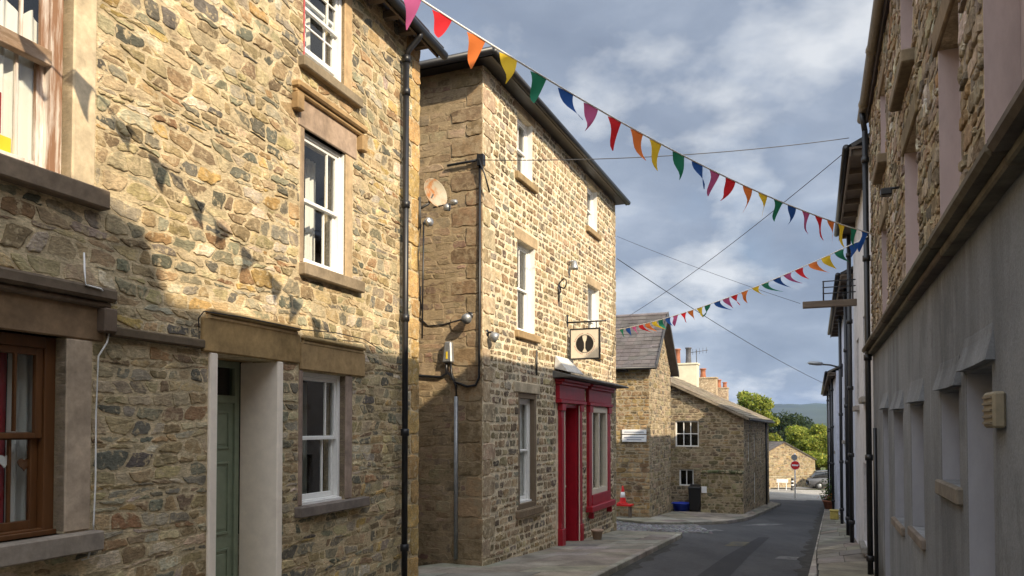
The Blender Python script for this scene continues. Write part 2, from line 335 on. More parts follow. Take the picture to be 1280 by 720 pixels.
def stones(mb, F, q0, q1, z0, z1, holes, style, r, clips=(), n=14, tint=None):
    S = STY[style]; z = z0; bounds = [(z0, r.uniform(0, 9))]
    while z < z1-.02:
        z += r.uniform(*S['row']); bounds.append((z, r.uniform(0, 99)))
    def zb(i, x):
        b, ph = bounds[i]; return b+S['wob']*(math.sin(x*1.7+ph)*.6+math.sin(x*4.3+ph*2.1)*.4)
    for i in range(len(bounds)-1):
        x = q0-r.uniform(0, .3); xs = [(x, 0)]
        rh = bounds[i+1][0]-bounds[i][0]
        while x < q1:
            x += r.uniform(*S['w'])*(.7+rh*2); xs.append((x, r.uniform(-S['slant'], S['slant'])))
        for (xa, sa), (xb, sb) in zip(xs, xs[1:]):
            quad = [(xa-sa, zb(i, xa)), (xb-sb, zb(i, xb)), (xb+sb, zb(i+1, xb)), (xa+sa, zb(i+1, xa))]
            pieces = []
            def sub(p00, p10, p11, p01):
                m = lambda a, b, t: (a[0]+(b[0]-a[0])*t, a[1]+(b[1]-a[1])*t)
                w = xb-xa; rr = r.random()
                if rr < S['split'] and rh > .15:
                    t = r.uniform(.35, .65); t2 = t+r.uniform(-.08, .08); L, Q = m(p00, p01, t), m(p10, p11, t2)
                    for lo in ((p00, p10, Q, L), (L, Q, p11, p01)):
                        if w > .34 and r.random() < .5:
                            u = r.uniform(.3, .7); a, b = m(lo[0], lo[1], u), m(lo[3], lo[2], u+r.uniform(-.05, .05))
                            pieces.append([lo[0], a, b, lo[3]]); pieces.append([a, lo[1], lo[2], b])
                        else: pieces.append(list(lo))
                elif rr > .93 and rh > .15:   # stone plus small packing stones beside it
                    u = .68; a, b = m(p00, p10, u), m(p01, p11, u); pieces.append([p00, a, b, p01])
                    c0, c1 = m(a, b, .5), m(p10, p11, .52); pieces.append([a, p10, c1, c0]); pieces.append([c0, c1, p11, b])
                else: pieces.append([p00, p10, p11, p01])
            sub(*quad)
            for pc in pieces:
                g = r.uniform(*S['gap']); cx = sum(p[0] for p in pc)/4; cz = sum(p[1] for p in pc)/4
                pl = []
                for p in pc:
                    dx = cx-p[0]; dz = cz-p[1]
                    pl.append((p[0]+math.copysign(min(g, abs(dx)*.6), dx), p[1]+math.copysign(min(g*.85, abs(dz)*.6), dz)))
                pl = clip_poly(clip_poly(clip_poly(pl, -1, 0, -q0-.004), 1, 0, q1-.004), 0, 1, z1-.005)
                for (h0, h1, g0, g1) in holes:
                    if not pl: break
                    mnx = min(p[0] for p in pl); mxx = max(p[0] for p in pl); mnz = min(p[1] for p in pl); mxz = max(p[1] for p in pl)
                    e = .008
                    if mxx <= h0-e or mnx >= h1+e or mxz <= g0-e or mnz >= g1+e: continue
                    cand = [clip_poly(pl, 1, 0, h0-e), clip_poly(pl, -1, 0, -h1-e), clip_poly(pl, 0, 1, g0-e), clip_poly(pl, 0, -1, -g1-e)]
                    cand = [c for c in cand if len(c) > 2]
                    pl = max(cand, key=area) if cand else []
                for c in clips:
                    if pl: pl = clip_poly(pl, c[0], c[1], c[2]-.01)
                if len(pl) < 3 or area(pl) < .0022: continue
                col = vary(pick(S['pal'], r), S['var'], r)
                if tint: col = tuple(a*b for a, b in zip(col, tint))
                put_stone(mb, F, pl, r.uniform(*S['h']), col, r, n)
def backing(mb, F, q0, q1, z0, z1, holes, col, depth=.25, clips=(), reveal=True):
    xs = sorted({q0, q1, *[min(max(h[0], q0), q1) for h in holes], *[min(max(h[1], q0), q1) for h in holes]})
    zs = sorted({z0, z1, *[min(max(h[2], z0), z1) for h in holes], *[min(max(h[3], z0), z1) for h in holes]})
    for xa, xb in zip(xs, xs[1:]):
        for za, zb in zip(zs, zs[1:]):
            mx, mz = (xa+xb)/2, (za+zb)/2
            if any(h[0] < mx < h[1] and h[2] < mz < h[3] for h in holes): continue
            pl = [(xa, za), (xb, za), (xb, zb), (xa, zb)]
            for c in clips: pl = clip_poly(pl, *c) if pl else pl
            if len(pl) > 2: mb.add([F.P(p[0], p[1]) for p in pl], (tuple(range(len(pl))),), col)
    if reveal:
        for h in holes:
            if len(h) > 4: continue
            a, b, c, d = h; P = F.P; e = -depth
            mb.quad(P(a, c), P(a, c, e), P(a, d, e), P(a, d), col); mb.quad(P(b, c, e), P(b, c), P(b, d), P(b, d, e), col)
            mb.quad(P(a, c, e), P(a, c), P(b, c), P(b, c, e), col); mb.quad(P(a, d), P(a, d, e), P(b, d, e), P(b, d), col)

def room(F, q0, q1, z0, z1, o, parent, depth=1.2, mat=None, label=None):
    mb = MB(); P = F.P; w = .25; a, b, c, d, e, f = q0-w, q1+w, z0-.3, z1+.12, o, o-depth
    mb.quad(P(a, c, f), P(b, c, f), P(b, d, f), P(a, d, f)); mb.quad(P(a, c, e), P(a, c, f), P(a, d, f), P(a, d, e)); mb.quad(P(b, c, f), P(b, c, e), P(b, d, e), P(b, d, f))
    mb.quad(P(a, c, e), P(b, c, e), P(b, c, f), P(a, c, f)); mb.quad(P(a, d, f), P(b, d, f), P(b, d, e), P(a, d, e))
    return mb.build('room', mat or M['dark'], parent)
def curtain(F, q0, q1, z0, z1, o, parent, mat, amp=.025, wl=.09, name='curtain', top=None):
    mb = MB(); n = max(8, int((q1-q0)/.012)); vs = []; fs = []
    for i in range(n+1):
        x = q0+(q1-q0)*i/n; off = amp*math.sin(x*2*math.pi/wl+.6*math.sin(x*11))
        zt = z1 if top is None else z1+top*math.sin(x*33)*.5
        vs += [F.P(x, z0, o+off*1.3), F.P(x+.01*math.sin(x*17), (z0+zt)/2, o+off), F.P(x, zt, o+off*.8)]
    for i in range(n):
        for j in range(2): fs.append((i*3+j, i*3+3+j, i*3+4+j, i*3+1+j))
    mb.add(vs, fs, None, True); return mb.build(name, mat, parent)
def bars(F, mb, q0, q1, z0, z1, o0, o1, vb=(), hb=(), w=.018):
    for t in vb: x = q0+(q1-q0)*t; F.box(mb, x-w/2, x+w/2, z0, z1, o0, o1)
    for t in hb: z = z0+(z1-z0)*t; F.box(mb, q0, q1, z-w/2, z+w/2, o0+.002, o1-.002)
def sash_window(F, q0, q1, z0, z1, house, mat='white', setback=.1, vb=(.74,), hb=(), fw=.05, st=.04, glass='glass', raise_=0, lining=0, label=None, railmat=None):
    """box-frame sash window: frame, two sashes each with its pane, dark room behind"""
    mb = MB(); o = -setback
    F.frame(mb, q0, q1, z0, z1, o-.11, o, fw, wb=.05)
    F.box(mb, q0+.001, q1-.001, z0-.002, z0+.035, o, o+.035, bev=.004)
    if lining:
        for a_, b_ in ((q0+.001, q0+.013), (q1-.013, q1-.001)): FRM = F.box(mb, a_, b_, z0+.036, z1-.002, o+.001, lining)
    w = mb.build('window', M[mat], house)
    if label: w['label'] = label
    zm = z0+(z1-z0)*.5; a, b = q0+fw, q1-fw
    for nm, c, d, oo in (('upper_sash', zm-.02, z1-fw, o-.02), ('lower_sash', z0+.05+raise_, zm+.025+raise_, o-.062)):
        mb = MB(); F.frame(mb, a+.002, b-.002, c, d, oo-.04, oo, st, wb=.06 if nm[0] == 'l' else .04)
        bars(F, mb, a+st, b-st, c+.05, d-st, oo-.03, oo-.005, vb, hb)
        mb.build(nm, M[railmat or mat], w)
        g = MB(); e = oo-.02; g.quad(F.P(a+st, c+.03, e), F.P(b-st, c+.03, e), F.P(b-st, d-.03, e), F.P(a+st, d-.03, e)); g.build('pane', M[glass], w)
    room(F, q0, q1, z0, z1, o-.115, w)
    return w
def casement(F, q0, q1, z0, z1, house, setback=.06, nv=2, nh=1, mat='white', fw=.05):
    mb = MB(); o = -setback; F.frame(mb, q0, q1, z0, z1, o-.07, o, fw)
    bars(F, mb, q0+fw, q1-fw, z0+fw, z1-fw, o-.06, o-.005, [(i+1)/(nv+1) for i in range(nv)], [(i+1)/(nh+1) for i in range(nh)], .035)
    w = mb.build('window', M[mat], house); g = MB(); e = o-.03
    g.quad(F.P(q0+fw, z0+fw, e), F.P(q1-fw, z0+fw, e), F.P(q1-fw, z1-fw, e), F.P(q0+fw, z1-fw, e)); g.build('pane', M['glass'], w)
    room(F, q0, q1, z0, z1, o-.075, w, .8); return w
def block(F, house, name, q0, q1, z0, z1, o0, o1, col, mat='dressed', bev=.012, nseg=1):
    mb = MB(); r = R
    for i in range(nseg):
        a = q0+(q1-q0)*i/nseg; b = q0+(q1-q0)*(i+1)/nseg-(.004 if i < nseg-1 else 0)
        F.box(mb, a, b, z0, z1, o0, o1+r.uniform(-.004, .004)*(nseg > 1), vary(col, .1, r), bev)
    return mb.build(name, M[mat], house)
def hood(F, house, q0, q1, z, t, o, drop, col, name='hood_mould'):
    mb = MB(); F.box(mb, q0, q1, z, z+t, -.05, o, vary(col, .1, R), .02); F.box(mb, q0+.01, q1-.01, z-.05, z-.001, -.05, o*.55, vary(col, .1, R), .015)
    if drop:
        for a in (q0, q1-.11): F.box(mb, a-.004, a+.114, z-drop, z-.052, -.05, o*.9, vary(col, .1, R), .012)
    return mb.build(name, M['dressed'], house)
def pipe(house, pts, r, mat='black', name='downpipe', col=True):
    mb = MB(); mb.tube(pts, r, 10)
    if col:
        a, b = Vector(pts[0]), Vector(pts[-1]); L = (b-a).length; k = int(L/1.7)
        for i in range(k+1):
            p = a+(b-a)*((i+.3)/(k+.6)); mb.lathe(p, [(r*1.02, -.05), (r*1.4, -.045), (r*1.4, .045), (r*1.02, .05)], 10, (b-a))
    return mb.build(name, M[mat], house)
SLATE = (.085, .075, .085)
def roof_plane(mb, O, u, v, L, S, thick=.06, col=SLATE, rw=.24, cw=.26, r=R, var=.22):
    """slates in overlapping courses on a sloping slab: O eave corner, u along, v up the slope"""
    u = Vector(u).normalized(); v = Vector(v).normalized(); w = u.cross(v).normalized()
    if w.z < 0: w = -w
    O = Vector(O)
    P = lambda a, b, c: O+u*a+v*b+w*c
    mb.hexa([P(0, 0, -thick), P(L, 0, -thick), P(L, S, -thick), P(0, S, -thick), P(0, 0, 0), P(L, 0, 0), P(L, S, 0), P(0, S, 0)], vary(col, .1, r))
    b = -.03; k = 0
    while b < S-.02:
        b1 = min(b+rw, S); a = -cw*(k % 2)*.5-r.uniform(0, .05)
        while a < L:
            a0 = max(a, 0); a1 = min(a+cw*r.uniform(.85, 1.15), L); a = a1 if a1 < L else L+1
            if a1-a0 < .03: continue
            c = vary(col, var, r); h = r.uniform(.012, .024); g = .004
            mb.add([P(a0+g, b, h), P(a1-g, b, h+r.uniform(-.004, .004)), P(a1-g, b1+.03, .004), P(a0+g, b1+.03, .004), P(a0+g, b, 0), P(a1-g, b, 0)], ((0, 1, 2, 3), (4, 5, 1, 0)), c)
        b = b1; k += 1

# ------------------------------------------------------------------ ground levels
TD = Vector((.375, .927, 0))
def gz(x, y):
    t = .375*x+.927*y
    return -.056*max(-30, min(t, 56))
def gp(x, y, h=0): return Vector((x, y, gz(x, y)+h))
def ghit(px, py):
    d = ray(px, py); k = -EYE/(d.z+.056*(.375*d.x+.927*d.y)); return (d.x*k, d.y*k)

FA = Facade((523-640)/FPX*11, 11, 345, 950)
FB = Facade((603-640)/FPX*12.4, 12.4, 395, 950)
FS = Facade((603-640)/FPX*12.4, 12.4, FB.n.x, FB.n.y)     # flank of the middle house, facing the camera
FD = Facade((1092-640)/FPX*12.7, 12.7, -.37, -.929)

# ================================================================== SETTING
def grid(name, mat, xs, ys, zf, smooth=True):
    mb = MB(); nx = len(xs)
    for y in ys:
        for x in xs: mb.v.append((x, y, zf(x, y))); mb.c.append((.5, .5, .5))
    for j in range(len(ys)-1):
        for i in range(nx-1): mb.f.append((j*nx+i, j*nx+i+1, (j+1)*nx+i+1, (j+1)*nx+i)); mb.sm.append(smooth)
    return mb.build(name, mat)
M['grass'] = mat_flat('field_grass', (.075, .1, .03), .95, .3, .08, bs=.1, col2=(.11, .12, .045), thr=(.45, .6))
def asphalt(name, base, patch):
    m, nt, b = new_mat(name)
    t = noise_tex(nt, 140, 4, .7); r1 = ramp(nt, t.outputs['Fac'], [(.3, .45), (.7, 1.7)])
    t2 = noise_tex(nt, .7, 6, .6, stretch=(1, .35, 1)); r2 = ramp(nt, t2.outputs['Fac'], [(.4, base), (.6, patch)])
    t3 = noise_tex(nt, 9, 6, .6); r3 = ramp(nt, t3.outputs['Fac'], [(.3, .82), (.7, 1.15)])
    c = mul(nt, mul(nt, r2.outputs[0], r1.outputs[0]), r3.outputs[0]); nt.links.new(c, b.inputs['Base Color'])
    b.inputs['Roughness'].default_value = .82; b.inputs['Specular IOR Level'].default_value = .35
    bump(nt, b, [(t.outputs['Fac'], .6, .006), (t3.outputs['Fac'], .3, .01)]); return m
M['asphalt'] = asphalt('asphalt', (.05, .05, .053), (.072, .071, .073))
M['sunlitasphalt'] = asphalt('sunlit_asphalt', (.25, .235, .21), (.31, .29, .26))  # pale copy of the asphalt: sunlight on the far road put into its colour
tag(grid('ground', M['grass'], [-4500, -900, -200, -60, -30, -15, -5, 5, 15, 30, 60, 200, 900, 4500], [-900, -120, -40]+list(range(-20, 66, 4))+[70, 80, 120, 300, 900, 2500, 5500], lambda x, y: gz(x, y)-.25), kind='structure')

# kerb lines (plan), read off the plane of the street
KL = [ghit(750, 718), ghit(800, 693), ghit(838, 674.5)]
dL = (Vector(KL[1])-Vector(KL[0])).normalized()
KL = [tuple(Vector(KL[0])-dL*k) for k in (22, 16, 11, 7, 4, 2)]+KL
tip = [ghit(851, 668.5), ghit(853, 665.5), ghit(846, 663.5)]
KR = [ghit(1010, 720), ghit(1018.5, 686), ghit(1026, 655), ghit(1030.5, 637), ghit(1033, 629)]
dR = (Vector(KR[1])-Vector(KR[0])).normalized(); KR = [tuple(Vector(KR[0])-dR*k) for k in (22, 16, 11, 7, 3)]+KR
def strip(name, mat, left, right, h, col=(.5, .5, .5)):
    mb = MB(); n = len(left)
    for a, b in zip(left, right): mb.v += [tuple(gp(*a, h)), tuple(gp(*b, h))]; mb.c += [col, col]
    for i in range(n-1): mb.f.append((2*i, 2*i+1, 2*i+3, 2*i+2)); mb.sm.append(False)
    return tag(mb.build(name, mat), kind='structure')
# the carriageway: one sheet under the whole street, pavements are raised steps on it
e1 = Vector((.927, -.375))
ax = [Vector((1.9, 4.2)), Vector((17.3, 45.8))]
strip('road', M['asphalt'], [(-10.5, -14), (-4.5, 5), (-3.5, 12), (-1.5, 21), (2, 30), (10, 42), (14.2, 50.5)], [(-2, -16), (4, 2), (8, 12), (12.4, 22), (16, 30.5), (19.5, 41), (23, 48.5)], -.1)
cr0 = [Vector((18.6, 49.6))+e1*k for k in (-70, -30, -6, 6, 30, 70)]
strip('cross_road', M['sunlitasphalt'], [tuple(p) for p in cr0], [tuple(p+Vector((.375, .927))*11) for p in cr0], -.096)
strip('far_footway', M['sunlitasphalt'], [tuple(p+Vector((.375, .927))*11) for p in cr0], [tuple(p+Vector((.375, .927))*13) for p in cr0], -.02)
gl = strip('give_way_line', M['signwhite'], [tuple(Vector((17.2, 49.0))+e1*k) for k in (-1.2, 1.6)], [tuple(Vector((17.32, 49.3))+e1*k) for k in (-1.2, 1.6)], -.092)

def paving(name, inner, outer, rows, kerb=True, col=(.29, .26, .22), kcol=(.33, .3, .26), across=(2, 3), r=R):
    """flagged pavement with open joints and a kerb; inner/outer are polylines of equal length"""
    mb = MB(); n = len(inner)
    def lerp(pl, t):
        t = min(max(t, 0), 1)*(n-1); i = min(int(t), n-2); f = t-i; return Vector(pl[i])*(1-f)+Vector(pl[i+1])*f
    # cumulative lengths along the outer edge for even spacing
    Ls = [0]
    for i in range(400): Ls.append(Ls[-1]+(lerp(outer, (i+1)/400)-lerp(outer, i/400)).length)
    def tt(l):
        for i in range(400):
            if Ls[i+1] >= l: return (i+(l-Ls[i])/max(1e-6, Ls[i+1]-Ls[i]))/400
        return 1
    T = Ls[-1]; kw = .14
    G = lambda p, h: tuple(gp(p.x, p.y, h))
    l = 0
    while l < T-.05:
        dl = r.uniform(*rows); a, b = tt(l+.006), tt(min(l+dl-.006, T)); k = r.randint(*across)
        cuts = [0]+sorted((i+1+r.uniform(-.25, .25))/k for i in range(k-1))+[1]
        ia, oa, ib, ob = lerp(inner, a), lerp(outer, a), lerp(inner, b), lerp(outer, b)
        for c0, c1 in zip(cuts, cuts[1:]):
            W = max(.3, (oa-ia).length); g = .006/W; ke = (kw+.008)/W if kerb else 0
            s0, s1 = c0*(1-ke)+g, c1*(1-ke)-g; hh = r.uniform(-.006, .004)
            p = [ia.lerp(oa, s0), ia.lerp(oa, s1), ib.lerp(ob, s1), ib.lerp(ob, s0)]; cc = vary(col, .22, r)
            m = sum((x for x in p), Vector((0, 0)))/4
            top = [x+(m-x).normalized()*.008 for x in p]; hs = [hh+r.uniform(-.003, .003) for _ in p]
            vs = [G(x, h) for x, h in zip(top, hs)]+[G(x, h-.006) for x, h in zip(p, hs)]+[G(x, -.06) for x in p]
            fs = [(0, 1, 2, 3)]+[(i, 4+i, 4+(i+1) % 4, (i+1) % 4) for i in range(4)]+[(4+i, 8+i, 8+(i+1) % 4, 4+(i+1) % 4) for i in range(4)]
            mb.add(vs, fs, cc)
        l += dl
    l = 0
    if kerb:
        while l < T-.05:
            dl = r.uniform(.75, 1.0); a, b = tt(l+.004), tt(min(l+dl-.004, T))
            oa, ob = lerp(outer, a), lerp(outer, b); ia = oa+(lerp(inner, a)-oa).normalized()*kw; ib = ob+(lerp(inner, b)-ob).normalized()*kw
            h = r.uniform(.004, .012); P = [G(ia, -.2), G(oa, -.2), G(ob, -.2), G(ib, -.2), G(ia, h), G(oa, h), G(ob, h), G(ib, h)]
            mb.hexa(P, vary(kcol, .15, r), .015); l += dl
    for i in range(n-1):
        mb.quad(G(Vector(inner[i]), -.035), G(Vector(outer[i])*.97+Vector(inner[i])*.03, -.035), G(Vector(outer[i+1])*.97+Vector(inner[i+1])*.03, -.035), G(Vector(inner[i+1]), -.035), (.07, .065, .055))
    return tag(mb.build(name, M['flag']), kind='structure')
pA = lambda q, o=0: (FA.P(q, 0, o).x, FA.P(q, 0, o).y)
pB = lambda q, o=0: (FB.P(q, 0, o).x, FB.P(q, 0, o).y)
inL = [pA(-34, -.6), pA(-28, -.6), pA(-22, -.6), pA(-17, -.6), pA(-13, -.6), pA(-6, -.6), pA(-1, -1.2), pB(2, -.2), pB(5, -.2)]
paving('pavement', inL, KL, (.55, .95))
paving('pavement', [pB(5, -.2), pB(7, -.2), pB(8.5, -.1)], [KL[-1], tip[0], tip[1]], (.6, .9), across=(3, 3))
bR = lambda q, o=0: (FD.P(q, 0, o).x, FD.P(q, 0, o).y)
inR = [bR(34, -.2), bR(28, -.2), bR(23, -.2), bR(19, -.2), bR(15, -.2), bR(1, -.2), bR(-7, -.2), bR(-15, -.2), bR(-26, -.2), bR(-38, -.2)]
paving('pavement', inR, KR, (.6, 1.0), across=(1, 2), col=(.24, .215, .175))
# pavement in front of the far cottages, and the cobbled mouth of the side lane
kc = [ghit(808, 652.5), ghit(850, 653), ghit(905, 651.5), ghit(936, 647), ghit(958, 638), ghit(976, 629.5)]
ic = [(2.0, 27.6), (4.6, 29), (7.2, 30.8), (9.2, 31.2), (11.2, 35), (14.6, 43)]
paving('pavement', ic, kc, (.7, 1.1), across=(3, 4), col=(.26, .235, .195), kcol=(.24, .22, .19))
mb = MB(); q = [Vector(ghit(*p)) for p in ((758, 659), (892, 662.5), (868, 651), (770, 646))]
for i in range(17):
    for j in range(26):
        u0, v0 = j/26+(i % 2)*.02, i/17; s_ = R.uniform(.75, .92)
        pp = []
        for du, dv in ((0, 0), (1, 0), (1, 1), (0, 1)):
            u, v = min(1, u0+du*s_/26), v0+dv*s_/17; x = q[0].lerp(q[1], u).lerp(q[3].lerp(q[2], u), v); pp.append(x)
        h = R.uniform(-.07, -.05)-.01; m_ = sum(pp, Vector((0, 0)))/4; cc = vary((.2, .195, .2), .35, R)
        mb.add([tuple(gp(*(x.lerp(m_, .22)), h)) for x in pp]+[tuple(gp(*x, h-.03)) for x in pp], [(0, 1, 2, 3)]+[(k, 4+k, 4+(k+1) % 4, (k+1) % 4) for k in range(4)], cc)
tag(mb.build('cobbles', M['flag']), kind='structure')
# worn marks and repairs in the asphalt
def patch(name, pix, mat, h=-.096):
    mb = MB(); c = [ghit(*p) for p in pix]; mb.add([tuple(gp(*p, h)) for p in c], (tuple(range(len(c))),)); return tag(mb.build(name, mat), kind='structure')
M['wornpaint'] = mat_flat('worn_road_paint', (.2, .2, .195), .8, .3, 12, col2=(.07, .07, .07), thr=(.42, .6))
M['wornyellow'] = mat_flat('worn_yellow_paint', (.12, .105, .06), .8, .3, 9, col2=(.06, .06, .062), thr=(.4, .62))
M['tarpatch'] = asphalt('tar_repair', (.026, .026, .029), (.034, .034, .036))
patch('road_marking', [(845, 660), (858, 661.5), (905, 659.2), (894, 657.5)], M['wornpaint'])
patch('road_marking', [(925, 653), (960, 653.2), (985, 651.2), (950, 651)], M['wornpaint'])
patch('road_marking', [(968, 692), (996, 693.5), (1000, 690.5), (975, 689)], M['wornpaint'])
patch('road_marking', [(905, 677), (932, 677.5), (938, 672.5), (915, 671.8)], M['wornyellow'])
patch('tar_patch', [(860, 720), (905, 690), (948, 667), (962, 667), (935, 690), (905, 720)], M['tarpatch'])

M['grime'] = mat_flat('gutter_grime', (.035, .033, .028), .95, .4, 14, bs=.5, col2=(.06, .058, .054), thr=(.45, .6))
def gutter_line(kl, w, a=8):
    mb = MB(); pl = [Vector(p) for p in kl[a:]] if a else [Vector(p) for p in kl]; r = random.Random(31)
    pts = []
    for p, q in zip(pl, pl[1:]):
        n = max(2, int((q-p).length/.35)); pts += [p.lerp(q, i/n) for i in range(n)]
    pts.append(pl[-1])
    for i, p in enumerate(pts):
        d = (pts[min(i+1, len(pts)-1)]-pts[max(i-1, 0)]).normalized(); nn = Vector((d.y, -d.x))*w; k = r.uniform(.5, 1.3)
        mb.v += [tuple(gp(p.x, p.y, -.095)), tuple(gp(p.x+nn.x*k, p.y+nn.y*k, -.095))]; mb.c += [(.5, .5, .5)]*2
    for i in range(len(pts)-1): mb.f.append((2*i, 2*i+1, 2*i+3, 2*i+2)); mb.sm.append(False)
    return tag(mb.build('gutter_grime', M['grime']), kind='structure')
gutter_line(KL, .22, 4); gutter_line(KR, -.24, 3)
# hills
M['hill'] = mat_flat('moorland', (.035, .045, .04), .95, .35, .004, bs=.1, col2=(.045, .06, .035), thr=(.45, .6))
def hz(x, y):
    k = (y-1150)/1400; base = math.sin(max(0, min(1, k))*math.pi*.5)
    return -6+base*(76+16*mnoise.noise(Vector((x*.0011, y*.0008, 3)))+16*mnoise.noise(Vector((x*.016, y*.006, 1)))+.02*(x-700))
M['nearhill'] = mat_flat('wooded_slope', (.03, .05, .025), .95, .5, .03, bs=.3, bd=.5)
tag(grid('hills', M['nearhill'], [i*14-500 for i in range(100)], [520+i*14 for i in range(16)], lambda x, y: -5+13*math.sin(math.pi*(y-520)/210)*(.8+.35*mnoise.noise(Vector((x*.012, 2, 0))))+1.6*mnoise.noise(Vector((x*.09, y*.05, 4)))), kind='structure')
tag(grid('hills', M['hill'], [-2600+i*100 for i in range(53)], [1000+i*70 for i in range(26)], hz), kind='structure')

# ================================================================== HOUSE A (left)
HA = thing('terraced_house', 'nearest golden rubble stone house with sage green door and black downpipe', 'house', FA.P(-5, gz(-3, 7)))
H_A = [(-7.1, -5.70, 3.45, 5.3), (-2.8, -1.96, 3.42, 4.93), (-2.82, -2.0, 5.70, 7.0), (-2.8, -1.94, .74, 2.23), (-7.1, -5.72, .82, 2.27), (-4.15, -3.26, -1.0, 2.3)]
FULL_A = H_A + [(-5.70, -5.5, 3.4, 5.6), (-7.3, -5.4, 3.28, 3.44), (-1.96, -1.8, 3.42, 4.93), (-2.88, -2.8, 3.42, 4.93), (-2.93, -1.7, 4.93, 5.27), (-3.03, -1.58, 5.27, 5.4), (-2.9, -1.62, 3.27, 3.42),
  (-2.0, -1.83, 5.7, 7.05), (-2.92, -1.69, 5.57, 5.7), (-1.94, -1.79, .74, 2.24), (-2.87, -2.8, .74, 2.24), (-2.87, -1.51, 2.24, 2.58), (-2.92, -1.49, .61, .74), (-5.72, -5.5, .8, 2.27), (-7.4, -5.4, 2.27, 2.56), (-7.4, -5.36, 2.56, 2.68),
  (-7.3, -5.48, .66, .82), (-4.25, -4.15, -1, 2.3), (-3.26, -3.17, -1, 2.3), (-4.34, -2.88, 2.3, 2.66), (-5.38, -4.34, 2.31, 2.41)]
mb = MB(); rA = random.Random(11)
qn = []   # long-and-short quoins at the right-hand corner
z = -.9; k = 0
while z < 7.2:
    h = rA.uniform(.26, .42); w = .42 if k % 2 else .24; qn.append((-w, 0, z, min(z+h, 7.25))); z += h; k += 1
backing(mb, FA, -26, 0, -1.2, 7.25, H_A, STY['rubble']['mortar'], .3)
stones(mb, FA, -9.2, 0, -.9, 7.25, FULL_A+qn, 'rubble', rA)
for (a, b, c, d) in qn: put_stone(mb, FA, [(a+.008, c+.008), (b-.004, c+.008), (b-.004, d-.008), (a+.008, d-.008)], .016, vary((.5, .33, .14), .2, rA), rA, 16)
FAe = Facade(FA.o.x, FA.o.y, -FA.n.x, -FA.n.y)   # gable end, looking down the street
backing(mb, FAe, 0, 7, -1.2, 7.25, [], STY['rubble']['mortar'])
mb.quad(FA.P(-26, -1.2, -7), FA.P(0, -1.2, -7), FA.P(0, 7.25, -7), FA.P(-26, 7.25, -7), STY['rubble']['mortar'])
stones(mb, FAe, 0, 2.4, -.9, 7.25, [], 'rubble', rA)
mb.build('wall', M['rubble'], HA)
TAN = (.42, .32, .2); GRY = (.3, .235, .185); BRN = (.26, .2, .135)
# window dressings: sills, jambs, lintels, hood moulds
block(FA, HA, 'window_sill', -7.3, -5.43, 3.29, 3.44, -.2, .1, BRN)
block(FA, HA, 'jamb', -5.70, -5.5, 3.442, 5.6, -.2, .014, (.52, .43, .31)); block(FA, HA, 'jamb', -5.72, -5.5, .825, 2.268, -.2, .016, (.45, .36, .26))
block(FA, HA, 'lintel', -7.4, -5.4, 2.27, 2.555, -.25, .02, (.25, .17, .1)); hood(FA, HA, -7.4, -5.36, 2.58, .1, .12, .24, (.16, .12, .085))
block(FA, HA, 'window_sill', -7.3, -5.46, .67, .82, -.2, .12, (.26, .22, .18))
block(FA, HA, 'window_sill', -2.88, -1.63, 3.28, 3.42, -.2, .09, BRN)
block(FA, HA, 'jamb', -1.96, -1.81, 3.422, 4.928, -.2, .012, (.5, .36, .22)); block(FA, HA, 'jamb', -2.87, -2.8, 3.422, 4.928, -.2, .012, (.36, .27, .18))
block(FA, HA, 'lintel', -2.92, -1.72, 4.93, 5.268, -.25, .014, (.36, .27, .2)); hood(FA, HA, -3.03, -1.59, 5.3, .085, .1, .24, (.36, .24, .12))
block(FA, HA, 'window_sill', -2.92, -1.7, 5.58, 5.7, -.2, .09, BRN); block(FA, HA, 'jamb', -2.0, -1.84, 5.702, 7.05, -.2, .012, (.5, .35, .2))
block(FA, HA, 'jamb', -1.94, -1.79, .745, 2.238, -.2, .014, (.3, .225, .18)); block(FA, HA, 'jamb', -2.87, -2.8, .745, 2.238, -.2, .014, (.3, .225, .18))
block(FA, HA, 'lintel', -2.87, -1.52, 2.24, 2.54, -.25, .03, (.38, .26, .13)); hood(FA, HA, -2.84, -1.55, 2.57, .05, .07, 0, (.4, .29, .15))
block(FA, HA, 'window_sill', -2.93, -1.49, .625, .742, -.2, .09, (.22, .19, .16))
block(FA, HA, 'lintel', -4.35, -2.885, 2.302, 2.62, -.5, .034, (.36, .24, .11)); hood(FA, HA, -4.3, -2.92, 2.65, .05, .08, 0, (.42, .3, .15))
mb = MB(); FA.box(mb, -5.37, -4.36, 2.32, 2.40, -.05, .075, (.14, .105, .07), .012); mb.build('drip_course', M['dressed'], HA)
